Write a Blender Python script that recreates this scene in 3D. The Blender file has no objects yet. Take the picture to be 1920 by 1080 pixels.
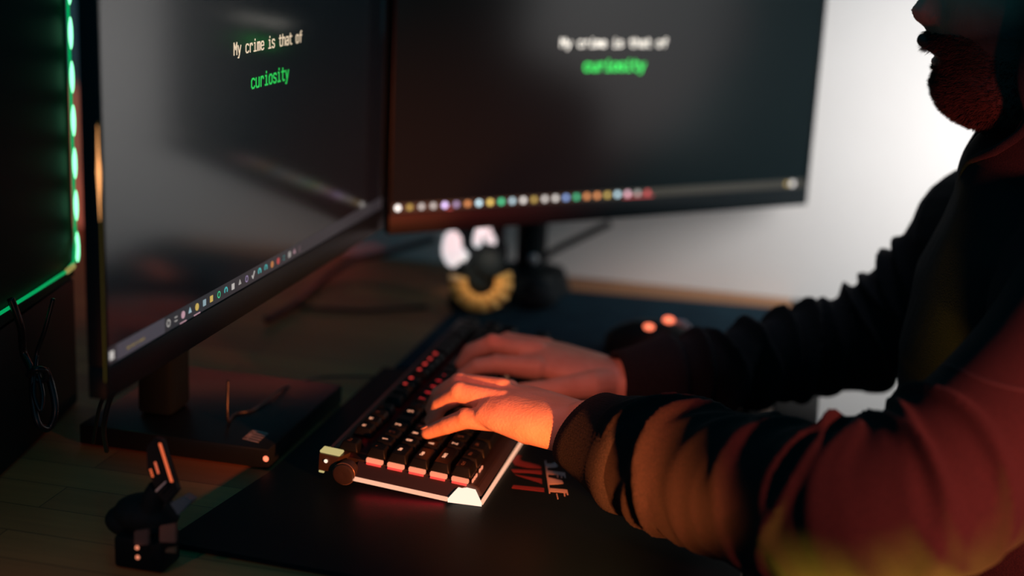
import bpy, bmesh, math, random
from mathutils import Vector, Matrix
from mathutils.bvhtree import BVHTree
random.seed(7)
C = bpy.context.scene.collection
PI = math.pi
R = math.radians
V = Vector
sc = bpy.context.scene

# ---------------------------------------------------------------- camera
F_PX = 2667.0
YAW, PITCH, ROLL, CAM_Z = 12.5, 14.7, 2.75, 1.235
_y, _p, _r = R(YAW), R(PITCH), R(ROLL)
fwd = V((-math.sin(_y)*math.cos(_p), math.cos(_y)*math.cos(_p), -math.sin(_p)))
_ri = V((math.cos(_y), math.sin(_y), 0)); _up = _ri.cross(fwd)
cR = _ri*math.cos(_r) + _up*math.sin(_r); cU = -_ri*math.sin(_r) + _up*math.cos(_r)
cam_loc = V((0, 0, CAM_Z))
cd = bpy.data.cameras.new('camera'); cam = bpy.data.objects.new('camera', cd); C.objects.link(cam)
cam.matrix_world = Matrix(((cR.x, cU.x, -fwd.x, 0), (cR.y, cU.y, -fwd.y, 0), (cR.z, cU.z, -fwd.z, CAM_Z), (0, 0, 0, 1)))
cd.sensor_width = 36; cd.lens = F_PX*36/1920; cd.clip_start = 0.02
cd.dof.use_dof = True; cd.dof.focus_distance = 1.17; cd.dof.aperture_fstop = 2.0
cd.dof.aperture_blades = 0
sc.camera = cam

# ---------------------------------------------------------------- world + exposure
w = bpy.data.worlds.new('world'); sc.world = w; w.use_nodes = True
bg = w.node_tree.nodes['Background']; bg.inputs[0].default_value = (0.0, 0.55, 0.85, 1); bg.inputs[1].default_value = 0.16
sc.view_settings.view_transform = 'Standard'; sc.view_settings.look = 'None'
sc.view_settings.gamma = 1; sc.view_settings.use_curve_mapping = False
sc.view_settings.exposure = 0.0

# ---------------------------------------------------------------- lights of the room and added fills
def aim(o, target):
    d = V(target) - o.location
    o.rotation_euler = d.to_track_quat('-Z', 'Y').to_euler()
def light(name, kind, loc, energy, color, target=None, **kw):
    l = bpy.data.lights.new(name, kind); l.energy = energy; l.color = color
    for k, v in kw.items(): setattr(l, k, v)
    o = bpy.data.objects.new(name, l); C.objects.link(o); o.location = loc
    if target: aim(o, target)
    return o
# bright lamp behind the person, washing the wall
light('wall_lamp_light', 'AREA', (0.40, 1.48, 1.08), 1.95, (1.0, 0.985, 0.97), (0.10, 1.90, 0.97), size=0.42, spread=R(100))
# orange light of a coloured lamp standing on the desk by the left elbow, just out of view
light('orange_lamp_light', 'SPOT', (0.005, 0.775, 0.835), 31.0, (1.0, 0.215, 0.05), (-0.270, 1.10, 0.825), shadow_soft_size=0.011, spot_size=R(54), spot_blend=1.0)
# added red fill on the upper sleeve and chest, a source of its own
light('red_fill_light', 'SPOT', (0.42, 0.52, 0.98), 82.0, (1.0, 0.11, 0.075), (0.13, 1.06, 0.87), shadow_soft_size=0.03, spot_size=R(50), spot_blend=1.0)
# added red fill spot aimed at the far hand
light('red_hand_fill', 'SPOT', (-0.22, 0.72, 1.12), 6.6, (1.0, 0.18, 0.10), (-0.225, 1.27, 0.82), shadow_soft_size=0.02, spot_size=R(27), spot_blend=1.0)
# yellow light from below the elbow
light('yellow_lamp_light', 'SPOT', (0.060, 0.885, 0.66), 10.0, (1.0, 0.62, 0.05), (0.060, 0.950, 0.80), shadow_soft_size=0.02, spot_size=R(70), spot_blend=1.0)
# added dim bluish fill from above for the far sleeve
light('far_sleeve_blue_fill', 'SPOT', (-0.10, 1.62, 1.75), 5.0, (0.72, 0.70, 0.95), (-0.03, 1.43, 0.84), shadow_soft_size=0.06, spot_size=R(26), spot_blend=1.0)
# added small orange fill for highlights on the cables at the left
light('cable_orange_fill', 'POINT', (-0.50, 0.74, 0.84), 0.09, (1.0, 0.28, 0.10), shadow_soft_size=0.006)
# little light shining on the ornament
light('ornament_light', 'SPOT', (-0.36, 1.50, 0.90), 1.3, (1.0, 0.85, 0.65), (-0.405, 1.66, 0.795), shadow_soft_size=0.01, spot_size=R(26), spot_blend=0.7)

# ---------------------------------------------------------------- helpers
def ray(x, y): return fwd + cR*((x-960)/F_PX) - cU*((y-540)/F_PX)
def atZ(x, y, z): r = ray(x, y); return cam_loc + r*((z-CAM_Z)/r.z)
def atX(x, y, X): r = ray(x, y); return cam_loc + r*(X/r.x)
def atY(x, y, Y): r = ray(x, y); return cam_loc + r*(Y/r.y)
def atD(x, y, d): return cam_loc + ray(x, y)*d

def mat(name, col, rough=0.6, metal=0.0, emit=None, estr=1.0, noise=None, bump=None, spec=0.5, sheen=0.0, sss=0.0, coat=0.0, trans=0.0, bscale=200):
    m = bpy.data.materials.new(name); m.use_nodes = True
    nt = m.node_tree; b = nt.nodes['Principled BSDF']
    b.inputs['Base Color'].default_value = (*col, 1); b.inputs['Roughness'].default_value = rough
    b.inputs['Metallic'].default_value = metal; b.inputs['Specular IOR Level'].default_value = spec
    b.inputs['Sheen Weight'].default_value = sheen; b.inputs['Coat Weight'].default_value = coat
    b.inputs['Transmission Weight'].default_value = trans
    if sss:
        b.inputs['Subsurface Weight'].default_value = sss; b.inputs['Subsurface Scale'].default_value = 0.006
        b.inputs['Subsurface Radius'].default_value = (1.0, .35, .2)
    if emit:
        b.inputs['Emission Color'].default_value = (*emit, 1); b.inputs['Emission Strength'].default_value = estr
    if noise or bump:
        tc = nt.nodes.new('ShaderNodeTexCoord')
    if noise:                                  # (scale, amount, second colour)
        n = nt.nodes.new('ShaderNodeTexNoise'); n.inputs['Scale'].default_value = noise[0]; n.inputs['Detail'].default_value = 4
        nt.links.new(tc.outputs['Object'], n.inputs['Vector'])
        mx = nt.nodes.new('ShaderNodeMix'); mx.data_type = 'RGBA'
        rp = nt.nodes.new('ShaderNodeMapRange'); rp.inputs[1].default_value = .35; rp.inputs[2].default_value = .65
        nt.links.new(n.outputs[0], rp.inputs[0]); nt.links.new(rp.outputs[0], mx.inputs[0])
        mx.inputs[6].default_value = (*col, 1); mx.inputs[7].default_value = (*noise[1], 1)
        nt.links.new(mx.outputs[2], b.inputs['Base Color'])
    if bump:
        n2 = nt.nodes.new('ShaderNodeTexNoise'); n2.inputs['Scale'].default_value = bscale; n2.inputs['Detail'].default_value = 3
        nt.links.new(tc.outputs['Object'], n2.inputs['Vector'])
        bp = nt.nodes.new('ShaderNodeBump'); bp.inputs['Strength'].default_value = bump; bp.inputs['Distance'].default_value = 0.002
        nt.links.new(n2.outputs[0], bp.inputs['Height']); nt.links.new(bp.outputs[0], b.inputs['Normal'])
    return m

M = {}
M['black'] = mat('black_plastic', (.005, .009, .011), .45, spec=.12)
M['matte'] = mat('matte_black', (.007, .012, .015), .75, spec=.25)
M['gloss'] = mat('gloss_black', (.007, .010, .012), .3, spec=.25)
M['key'] = mat('key_plastic', (.0035, .0045, .005), .42, spec=.16)
M['kbody'] = mat('keyboard_metal', (.022, .015, .016), .42, metal=.2, bump=.05)
M['knob'] = mat('knob_rubber', (.016, .011, .011), .55, bump=.1)
M['skin'] = mat('skin', (.66, .40, .29), .48, noise=(60, (.60, .34, .235)), bump=.22, bscale=420, sss=.12, spec=.35)
M['lip'] = mat('lip', (.35, .12, .09), .5)
M['hair'] = mat('beard_hair', (.018, .009, .006), .6)
M['hoodie'] = mat('hoodie_fabric', (.008, .0080, .0088), .95, noise=(900, (.0155, .012, .0118)), bump=.35, bscale=700, sheen=.02, spec=.1)
M['rib'] = mat('rib_knit', (.010, .011, .012), .95, noise=(900, (.022, .020, .021)), bump=.5, bscale=900, sheen=.02, spec=.1)
M['jeans'] = mat('trousers_fabric', (.02, .02, .025), .9, bump=.2)
M['mat'] = mat('desk_mat_cloth', (.002, .008, .011), .5, bump=.08, bscale=900, spec=.09)
M['matblue'] = mat('blue_mat_cloth', (.010, .030, .048), .9, noise=(25, (.014, .042, .062)), spec=.1)
M['white'] = mat('white_plastic', (.75, .75, .74), .5)
M['gold'] = mat('gold_metal', (.80, .48, .16), .5, metal=.1)
M['cable'] = mat('cable_rubber', (.012, .013, .015), .3)
M['grey'] = mat('grey_plastic', (.10, .12, .14), .35)
M['metal'] = mat('dark_metal', (.05, .05, .05), .35, metal=.7)
M['silver'] = mat('silver', (.5, .5, .52), .35, metal=.6)
M['copper'] = mat('copper_metal', (.22, .09, .06), .4, metal=.4)
M['brass'] = mat('dark_brass', (.055, .035, .022), .35, metal=.5)
M['chair'] = mat('chair_fabric', (.05, .045, .045), .8, bump=.2)
M['print_white'] = mat('mat_print_pale', (.55, .46, .46), .8)
M['print_red'] = mat('mat_print_red', (.16, .012, .022), .8)
def em(name, col, s): 
    return mat(name, (0.01, 0.01, 0.01), .5, emit=col, estr=s)
M['e_peach'] = em('peach_led', (1, .50, .32), .98)
M['e_cap'] = em('corner_led', (1, .74, .58), 1.25)
M['e_gap'] = em('key_gap_led', (1, .30, .16), .95)
M['e_red'] = em('red_led', (1, .03, .04), .55)
M['e_redhot'] = em('red_hot_led', (1, .06, .05), 1.0)
M['e_leg'] = em('legend_lit', (1, .42, .24), 1.0)
M['e_yel'] = em('yellow_glow', (.75, .62, .25), .7)
M['e_orange'] = em('orange_led', (1, .16, .05), .9)
M['e_mouse'] = em('mouse_led', (1, .20, .10), 1.8)
M['e_green'] = em('green_strip', (.0, .42, .12), .8)
M['e_bead'] = em('green_bead', (.25, 1.0, .5), 2.2)
M['e_textw'] = em('screen_text_white', (.92, .72, .50), .85)
M['e_textw2'] = em('screen_text_white_far', (1, .93, .82), 1.7)
M['e_textg'] = em('screen_text_green', (.02, .62, .09), .85)
M['e_textg2'] = em('screen_text_green_far', (.03, .85, .12), 1.5)
M['dim'] = mat('unlit_legend', (.05, .03, .03), .5)

# dark beard tint on jaw and upper lip, faded up the face as painted shade
def stubble_and_shade(m):
    nt = m.node_tree; b = nt.nodes['Principled BSDF']; src = b.inputs['Base Color'].links[0].from_socket
    tc = nt.nodes.new('ShaderNodeTexCoord'); sp = nt.nodes.new('ShaderNodeSeparateXYZ'); nt.links.new(tc.outputs['Object'], sp.inputs[0])
    def mr(sock, a, c):
        n = nt.nodes.new('ShaderNodeMapRange'); n.inputs[1].default_value = a; n.inputs[2].default_value = c; nt.links.new(sock, n.inputs[0]); return n.outputs[0]
    def op(k, x, y):
        n = nt.nodes.new('ShaderNodeMath'); n.operation = k
        for i, q in enumerate((x, y)):
            if isinstance(q, (int, float)): n.inputs[i].default_value = q
            else: nt.links.new(q, n.inputs[i])
        return n.outputs[0]
    # object origin is the person's base: (.24, 1.28, .02)
    cheek = op('ADD', op('MULTIPLY', op('ADD', sp.outputs[0], .16), -.35), sp.outputs[2])
    top = mr(cheek, 1.185, 1.125); low = mr(sp.outputs[2], 1.02, 1.05)
    f = op('MULTIPLY', top, low)
    mx = nt.nodes.new('ShaderNodeMix'); mx.data_type = 'RGBA'; nt.links.new(f, mx.inputs[0]); nt.links.new(src, mx.inputs[6])
    mx.inputs[7].default_value = (.035, .018, .012, 1); nt.links.new(mx.outputs[2], b.inputs['Base Color'])
stubble_and_shade(M['skin'])

def wood(name, c1, c2, rough=.5):
    m = bpy.data.materials.new(name); m.use_nodes = True; nt = m.node_tree; b = nt.nodes['Principled BSDF']
    tc = nt.nodes.new('ShaderNodeTexCoord'); mp = nt.nodes.new('ShaderNodeMapping')
    mp.inputs['Rotation'].default_value = (0, 0, R(90))
    br = nt.nodes.new('ShaderNodeTexBrick'); br.inputs['Color1'].default_value = (*c1, 1); br.inputs['Color2'].default_value = (*c2, 1)
    br.inputs['Mortar'].default_value = (c1[0]*.5, c1[1]*.5, c1[2]*.5, 1); br.inputs['Scale'].default_value = 1.0
    br.inputs['Mortar Size'].default_value = .0006; br.inputs['Brick Width'].default_value = .32; br.inputs['Row Height'].default_value = .045
    br.inputs['Bias'].default_value = 0
    nt.links.new(tc.outputs['Object'], mp.inputs[0])
    # staves run along X
    mp.inputs['Rotation'].default_value = (0, 0, 0)
    nt.links.new(mp.outputs[0], br.inputs['Vector'])
    n = nt.nodes.new('ShaderNodeTexNoise'); n.inputs['Scale'].default_value = 3; n.inputs['Detail'].default_value = 6
    mp2 = nt.nodes.new('ShaderNodeMapping'); mp2.inputs['Scale'].default_value = (3, 40, 10)
    nt.links.new(tc.outputs['Object'], mp2.inputs[0]); nt.links.new(mp2.outputs[0], n.inputs['Vector'])
    mx = nt.nodes.new('ShaderNodeMix'); mx.data_type = 'RGBA'; mx.blend_type = 'MULTIPLY'; mx.inputs[0].default_value = .6
    cr = nt.nodes.new('ShaderNodeMapRange'); cr.inputs[3].default_value = .5; cr.inputs[4].default_value = 1.25
    nt.links.new(n.outputs[0], cr.inputs[0]); nt.links.new(br.outputs[0], mx.inputs[6]); nt.links.new(cr.outputs[0], mx.inputs[7])
    nt.links.new(mx.outputs[2], b.inputs['Base Color']); b.inputs['Roughness'].default_value = rough
    return m
M['wood'] = wood('butcher_block', (.34, .12, .045), (.52, .22, .075))
M['wall'] = mat('wall_paint', (.78, .74, .72), .9, bump=.15, bscale=60, noise=(9, (.80, .76, .74)))
M['floor'] = mat('floor_boards', (.20, .15, .12), .6, noise=(4, (.26, .20, .16)))
M['screen'] = mat('screen_coating', (.008, .010, .012), .13, spec=.5, emit=(.25, .6, .8), estr=.004)
M['screen'].node_tree.nodes['Principled BSDF'].inputs['IOR'].default_value = 1.7
M['screen2'] = mat('screen_coating_far', (.006, .009, .010), .22, spec=.2, emit=(.2, .6, .6), estr=.004)
M['taskbar'] = mat('taskbar_glow', (.01, .01, .01), .4, emit=(.85, .95, 1.15), estr=.022)
M['search'] = mat('search_glow', (.01, .01, .01), .4, emit=(.80, .78, 1.0), estr=.062)
M['taskbar2'] = mat('taskbar_far_glow', (.01, .01, .01), .4, emit=(1, .85, .55), estr=.03)

def link(name, me, m=None, parent=None):
    o = bpy.data.objects.new(name, me); C.objects.link(o)
    if m: me.materials.append(m)
    if parent:
        o.parent = parent
        p = parent; loc = V(parent.location)
        while p.parent: p = p.parent; loc += V(p.location)
        if 'world_shift' not in parent.keys(): pass
        me.transform(Matrix.Translation(-loc))
    return o
def tag(o, label, cat=None, group=None, kind=None):
    if label: o['label'] = label
    if cat: o['category'] = cat
    if group: o['group'] = group
    if kind: o['kind'] = kind
    return o
def thing(name, label, cat, loc, group=None):
    o = bpy.data.objects.new(name, None); C.objects.link(o); o.location = loc; o.empty_display_size = .05
    return tag(o, label, cat, group)
def done(name, bm, m, parent=None, smooth=True, flat_angle=None):
    bmesh.ops.recalc_face_normals(bm, faces=bm.faces)
    me = bpy.data.meshes.new(name); bm.to_mesh(me); bm.free()
    if smooth:
        for p in me.polygons: p.use_smooth = True
        if flat_angle:
            me.update()
            bm2 = bmesh.new(); bm2.from_mesh(me)
            for e in bm2.edges:
                if len(e.link_faces) == 2 and e.calc_face_angle(0) > R(flat_angle): e.smooth = False
            bm2.to_mesh(me); bm2.free()
    return link(name, me, m, parent)
def struct(name, bm, m):
    o = done(name, bm, m, None, False); o['kind'] = 'structure'; return o
def add_box(bm, lo, hi, bevel=0, fn=None, seg=2):
    g = bmesh.ops.create_cube(bm, size=1); vs = g['verts']
    for v in vs:
        v.co = V([lo[i] + (v.co[i]+.5)*(hi[i]-lo[i]) for i in range(3)])
    if bevel:
        es = list({e for v in vs for e in v.link_edges})
        r = bmesh.ops.bevel(bm, geom=es, offset=bevel, segments=seg, affect='EDGES', profile=.5)
        vs = list({v for f in r['faces'] for v in f.verts} | {v for v in vs if v.is_valid})
    if fn:
        for v in vs: v.co = fn(v.co)
    return vs
def add_tube(bm, pts, rad, seg=8, cap=True, closed=False):
    pts = [V(p) for p in pts]; n = len(pts)
    rads = rad if isinstance(rad, (list, tuple)) else [rad]*n
    rings = []; prev = None
    for i, p in enumerate(pts):
        if closed: t = pts[(i+1) % n]-pts[i-1]
        else: t = pts[min(i+1, n-1)]-pts[max(i-1, 0)]
        t.normalize()
        if prev is None:
            a = V((0, 0, 1)) if abs(t.z) < .9 else V((1, 0, 0)); s = t.cross(a).normalized()
        else:
            s = (prev - t*prev.dot(t)).normalized()
        prev = s; u = t.cross(s)
        rings.append([bm.verts.new(p + (s*math.cos(2*PI*k/seg) + u*math.sin(2*PI*k/seg))*rads[i]) for k in range(seg)])
    for a, b in zip(rings, rings[1:] + ([rings[0]] if closed else [])):
        for k in range(seg): bm.faces.new((a[k], a[(k+1) % seg], b[(k+1) % seg], b[k]))
    if cap and not closed:
        bm.faces.new(rings[0][::-1]); bm.faces.new(rings[-1])
def spline(pts, n=8, closed=False):
    P = [V(p) for p in pts]; out = []
    N = len(P)
    for i in range(N if closed else N-1):
        if closed: p0, p1, p2, p3 = P[i-1], P[i], P[(i+1) % N], P[(i+2) % N]
        else: p0, p1, p2, p3 = P[max(i-1, 0)], P[i], P[i+1], P[min(i+2, N-1)]
        for k in range(n):
            t = k/n
            out.append(.5*((2*p1) + (-p0+p2)*t + (2*p0-5*p1+4*p2-p3)*t*t + (-p0+3*p1-3*p2+p3)*t**3))
    if not closed: out.append(P[-1])
    return out
def lerp_list(vals, t):
    x = t*(len(vals)-1); i = min(int(x), len(vals)-2); f = x-i
    f = f*f*(3-2*f)*.5 + f*.5
    return vals[i]*(1-f) + vals[i+1]*f
def add_ell(bm, c, r, rot=None, u=16, v=12):
    g = bmesh.ops.create_uvsphere(bm, u_segments=u, v_segments=v, radius=1)
    m = Matrix.Translation(V(c)) @ (rot.to_4x4() if rot else Matrix.Identity(4)) @ Matrix.Diagonal((*r, 1))
    for q in g['verts']: q.co = m @ q.co
    return g['verts']
def add_capsule(bm, p0, p1, r0, r1, seg=14):
    p0, p1 = V(p0), V(p1); d = (p1-p0); L = d.length; t = d/L
    a = V((0, 0, 1)) if abs(t.z) < .9 else V((1, 0, 0)); s = t.cross(a).normalized(); u = t.cross(s)
    prof = [(-r0*math.cos(q), r0*math.sin(q)) for q in [PI/2*k/5 for k in range(6)]] + [(L + r1*math.sin(q), r1*math.cos(q)) for q in [PI/2*k/5 for k in range(6)]]
    rings = []
    for h, r in prof:
        if r < 1e-6: rings.append([bm.verts.new(p0+t*h)]); continue
        rings.append([bm.verts.new(p0+t*h+(s*math.cos(2*PI*k/seg)+u*math.sin(2*PI*k/seg))*r) for k in range(seg)])
    for A, B in zip(rings, rings[1:]):
        for k in range(seg):
            k2 = (k+1) % seg
            if len(A) == 1: bm.faces.new((A[0], B[k], B[k2]))
            elif len(B) == 1: bm.faces.new((A[k], A[k2], B[0]))
            else: bm.faces.new((A[k], A[k2], B[k2], B[k]))
def add_loft(bm, rings, cap=True):
    vr = [[bm.verts.new(p) for p in r] for r in rings]; n = len(rings[0])
    for a, b in zip(vr, vr[1:]):
        for k in range(n): bm.faces.new((a[k], a[(k+1) % n], b[(k+1) % n], b[k]))
    if cap: bm.faces.new(vr[0][::-1]); bm.faces.new(vr[-1])
def remesh(o, vox, smooth_it=3, fac=.5):
    m = o.modifiers.new('fuse', 'REMESH'); m.mode = 'VOXEL'; m.voxel_size = vox; m.use_smooth_shade = True
    if smooth_it:
        s = o.modifiers.new('soft', 'SMOOTH'); s.iterations = smooth_it; s.factor = fac

# ---------------------------------------------------------------- stroke lettering
G = {
'M': [[(0,0),(0,7),(2,3.2),(4,7),(4,0)]], 'y': [[(0,5),(2,0)],[(4,5),(2,0),(1,-2),(0,-2)]],
'c': [[(4,4.3),(3,5),(1,5),(0,4),(0,1),(1,0),(3,0),(4,.7)]], 'r': [[(.6,5),(.6,0)],[(.6,3.3),(1.8,5),(3.2,5),(4,4)]],
'i': [[(.8,5),(2.1,5),(2.1,0)],[(.4,0),(3.9,0)],[(2.1,6.6),(2.1,7.2)]],
'm': [[(0,0),(0,5)],[(0,4.2),(.8,5),(1.5,5),(2,4.2),(2,0)],[(2,4.2),(2.8,5),(3.5,5),(4,4.2),(4,0)]],
'e': [[(0,2.6),(4,2.6),(4,4),(3,5),(1,5),(0,4),(0,1),(1,0),(3,0),(4,.7)]],
's': [[(4,4.3),(3,5),(1,5),(0,4),(.7,2.9),(3.3,2.2),(4,1),(3,0),(1,0),(0,.7)]],
't': [[(1.5,6.8),(1.5,1),(2.3,0),(4,0)],[(0,5),(4,5)]], 'h': [[(0,7),(0,0)],[(0,3.8),(1,5),(3,5),(4,4),(4,0)]],
'a': [[(.3,4.6),(1,5),(3,5),(4,4),(4,0)],[(4,2.8),(1,2.8),(0,2),(0,.8),(1,0),(3,0),(4,.9)]],
'o': [[(1,0),(0,1),(0,4),(1,5),(3,5),(4,4),(4,1),(3,0),(1,0)]], 'f': [[(4,7),(3,7),(2,6),(2,0)],[(.2,4.6),(4,4.6)]],
'u': [[(0,5),(0,1),(1,0),(3,0),(4,1)],[(4,5),(4,0)]],
'p': [[(0,5),(0,-2)],[(0,4),(1,5),(3,5),(4,4),(4,1),(3,0),(1,0),(0,1)]], 'l': [[(1,7),(2,7),(2,0)],[(.4,0),(3.6,0)]],
'b': [[(0,7),(0,0)],[(0,4),(1,5),(3,5),(4,4),(4,1),(3,0),(1,0),(0,1)]], 'n': [[(0,5),(0,0)],[(0,4),(1,5),(3,5),(4,4),(4,0)]],
'k': [[(0,7),(0,0)],[(3.6,5),(0,2.2),(4,0)]], 'g': [[(4,5),(4,-1),(3,-2),(.6,-2)],[(4,4),(3,5),(1,5),(0,4),(0,1),(1,0),(3,0),(4,1)]],
'd': [[(4,7),(4,0)],[(4,4),(3,5),(1,5),(0,4),(0,1),(1,0),(3,0),(4,1)]], 'w': [[(0,5),(1,0),(2,4),(3,0),(4,5)]],
'A': [[(0,0),(2,7),(4,0)],[(.8,2.4),(3.2,2.4)]], 'B': [[(0,0),(0,7),(3,7),(4,6),(4,4.6),(3,3.7),(0,3.7)],[(3,3.7),(4,2.8),(4,1),(3,0),(0,0)]],
'C': [[(4,6),(3,7),(1,7),(0,6),(0,1),(1,0),(3,0),(4,1)]], 'D': [[(0,0),(0,7),(3,7),(4,5.6),(4,1.4),(3,0),(0,0)]],
'E': [[(4,7),(0,7),(0,0),(4,0)],[(0,3.6),(3.2,3.6)]], 'F': [[(4,7),(0,7),(0,0)],[(0,3.6),(3.2,3.6)]],
'G': [[(4,6),(3,7),(1,7),(0,6),(0,1),(1,0),(3,0),(4,1),(4,3.2),(2.4,3.2)]], 'H': [[(0,0),(0,7)],[(4,0),(4,7)],[(0,3.6),(4,3.6)]],
'I': [[(1,7),(3,7)],[(2,7),(2,0)],[(1,0),(3,0)]], 'J': [[(4,7),(4,1),(3,0),(1,0),(0,1)]], 'K': [[(0,7),(0,0)],[(4,7),(0,3),(4,0)]],
'L': [[(0,7),(0,0),(4,0)]], 'N': [[(0,0),(0,7),(4,0),(4,7)]], 'O': [[(1,0),(0,1),(0,6),(1,7),(3,7),(4,6),(4,1),(3,0),(1,0)]],
'P': [[(0,0),(0,7),(3,7),(4,6),(4,4.4),(3,3.4),(0,3.4)]], 'Q': [[(1,0),(0,1),(0,6),(1,7),(3,7),(4,6),(4,1),(3,0),(1,0)],[(2.4,1.8),(4.2,-.5)]],
'R': [[(0,0),(0,7),(3,7),(4,6),(4,4.6),(3,3.7),(0,3.7)],[(2,3.7),(4,0)]], 'S': [[(4,6),(3,7),(1,7),(0,6),(0,4.6),(4,2.6),(4,1),(3,0),(1,0),(0,1)]],
'T': [[(0,7),(4,7)],[(2,7),(2,0)]], 'U': [[(0,7),(0,1),(1,0),(3,0),(4,1),(4,7)]], 'V': [[(0,7),(2,0),(4,7)]], 'W': [[(0,7),(1,0),(2,5),(3,0),(4,7)]],
'X': [[(0,0),(4,7)],[(0,7),(4,0)]], 'Y': [[(0,7),(2,3.6),(4,7)],[(2,3.6),(2,0)]], 'Z': [[(0,7),(4,7),(0,0),(4,0)]],
'0': [[(1,0),(0,1),(0,6),(1,7),(3,7),(4,6),(4,1),(3,0),(1,0)]], '1': [[(.6,5.6),(2,7),(2,0)]], '2': [[(0,6),(1,7),(3,7),(4,6),(4,4.6),(0,0),(4,0)]],
'3': [[(0,7),(4,7),(2,4.2),(4,3),(4,1),(3,0),(1,0),(0,1)]], '4': [[(3,0),(3,7),(0,2.2),(4,2.2)]], '5': [[(4,7),(0,7),(0,4),(3,4),(4,3),(4,1),(3,0),(0,0)]],
'6': [[(4,7),(1,7),(0,5),(0,1),(1,0),(3,0),(4,1),(4,3),(3,4),(0,4)]], '7': [[(0,7),(4,7),(1.4,0)]],
'8': [[(1,3.6),(0,4.8),(0,6),(1,7),(3,7),(4,6),(4,4.8),(3,3.6),(1,3.6),(0,2.4),(0,1),(1,0),(3,0),(4,1),(4,2.4),(3,3.6)]],
'9': [[(0,0),(3,0),(4,2),(4,6),(3,7),(1,7),(0,6),(0,4),(1,3),(4,3)]], '`': [[(1,7),(2.6,5.4)]], '-': [[(0,3.5),(4,3.5)]], '=': [[(0,4.6),(4,4.6)],[(0,2.4),(4,2.4)]],
'/': [[(0,0),(4,7)]], '.': [[(1.7,0),(2.3,0)]], ',': [[(2,.4),(1.4,-1.4)]], ';': [[(2,4),(2,4.5)],[(2,.4),(1.4,-1.4)]], '*': [[(2,6),(2,1)],[(0,3.5),(4,3.5)]], '+': [[(2,6),(2,1)],[(0,3.5),(4,3.5)]],
'[': [[(3,7),(1,7),(1,0),(3,0)]], ']': [[(1,7),(3,7),(3,0),(1,0)]], "'": [[(2,7),(2,5)]], '\\': [[(0,7),(4,0)]],
}
def add_stroke(bm, pts, hw, o, ex, ey, en, th, s):
    for a, b in zip(pts, pts[1:]):
        a = V((a[0]*s, a[1]*s)); b = V((b[0]*s, b[1]*s)); d = (b-a)
        if d.length < 1e-9: continue
        d.normalize(); q = V((-d.y, d.x)); a2 = a-d*hw*.8; b2 = b+d*hw*.8
        cs = [a2+q*hw, b2+q*hw, b2-q*hw, a2-q*hw]
        lo = [bm.verts.new(o+ex*c.x+ey*c.y) for c in cs]; hi = [bm.verts.new(o+ex*c.x+ey*c.y+en*th) for c in cs]
        bm.faces.new(hi); bm.faces.new(lo[::-1])
        for k in range(4): bm.faces.new((lo[k], lo[(k+1) % 4], hi[(k+1) % 4], hi[k]))
def add_text(bm, txt, o, ex, ey, en, pitch, s, hw, th=.0002):
    for i, ch in enumerate(txt):
        for st in G.get(ch, []): add_stroke(bm, st, hw, V(o)+ex*(pitch*i), ex, ey, en, th, s)

# ================================================================= SETTING
bm = bmesh.new(); add_box(bm, (-1.4, -.9, -.05), (2.4, 2.0, 0)); struct('floor', bm, M['floor'])
bm = bmesh.new(); add_box(bm, (-1.4, 1.905, 0), (2.4, 2.0, 2.6)); struct('wall_back', bm, M['wall'])
bm = bmesh.new(); add_box(bm, (-1.45, -.9, 0), (-1.35, 1.904, 2.6)); struct('wall_left', bm, M['wall'])
bm = bmesh.new(); add_box(bm, (-1.349, 1.89, 0.0), (2.4, 1.9045, .08), .003); struct('baseboard_back', bm, M['white'])

# ================================================================= DESK
desk = thing('desk', 'long wooden butcher-block desk running to the pale wall, carrying monitors and keyboard', 'desk', (-.6, 1.1, 0))
bm = bmesh.new(); add_box(bm, (-1.25, .35, .715), (-.034, 1.902, .75), .002); done('desktop', bm, M['wood'], desk, False)
bm = bmesh.new(); add_box(bm, (-.0335, .35, .712), (.013, 1.900, .751), .004); done('edge_pad', bm, M['matte'], desk, True, 40)
for x in (-1.2, -.12):
    for y in (.42, 1.82):
        bm = bmesh.new(); add_box(bm, (x-.025, y-.025, .0005), (x+.025, y+.025, .7148), .003); done('leg', bm, M['metal'], desk, True, 40)

# ================================================================= MATS
def slab(name, pts, z0, z1, m, parent=None, bev=.0008):
    bm = bmesh.new(); lo = [bm.verts.new((x, y, z0)) for x, y in pts]; hi = [bm.verts.new((x, y, z1)) for x, y in pts]
    bm.faces.new(hi); bm.faces.new(lo[::-1]); n = len(pts)
    for k in range(n): bm.faces.new((lo[k], lo[(k+1) % n], hi[(k+1) % n], hi[k]))
    if bev: bmesh.ops.bevel(bm, geom=list(bm.edges), offset=bev, segments=2, affect='EDGES')
    return done(name, bm, m, parent, True, 30)
mt = thing('desk_mat', 'large black cloth desk mat under the keyboard, printed along its near right part', 'desk mat', (-.25, 1.16, .7505))
slab('cloth', [(-.473, .930), (-.036, .905), (-.036, 1.405), (-.450, 1.405), (-.450,1.09)], .7505, .7545, M['mat'], mt)
def poly_print(name, shapes, z, m, parent, label=None):
    bm = bmesh.new()
    for sh in shapes:
        pts = [atZ(x, y, z) for x, y in sh]
        lo = [bm.verts.new(p) for p in pts]; hi = [bm.verts.new(p+V((0, 0, .0002))) for p in pts]
        bm.faces.new(hi); bm.faces.new(lo[::-1]); n = len(pts)
        for k in range(n): bm.faces.new((lo[k], lo[(k+1) % n], hi[(k+1) % n], hi[k]))
    o = done(name, bm, m, parent, False)
    if label: o['label'] = label
    return o
def zp(L): return [(900 + x/6.4, 820 + y/6.4) for x, y in L]
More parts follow.
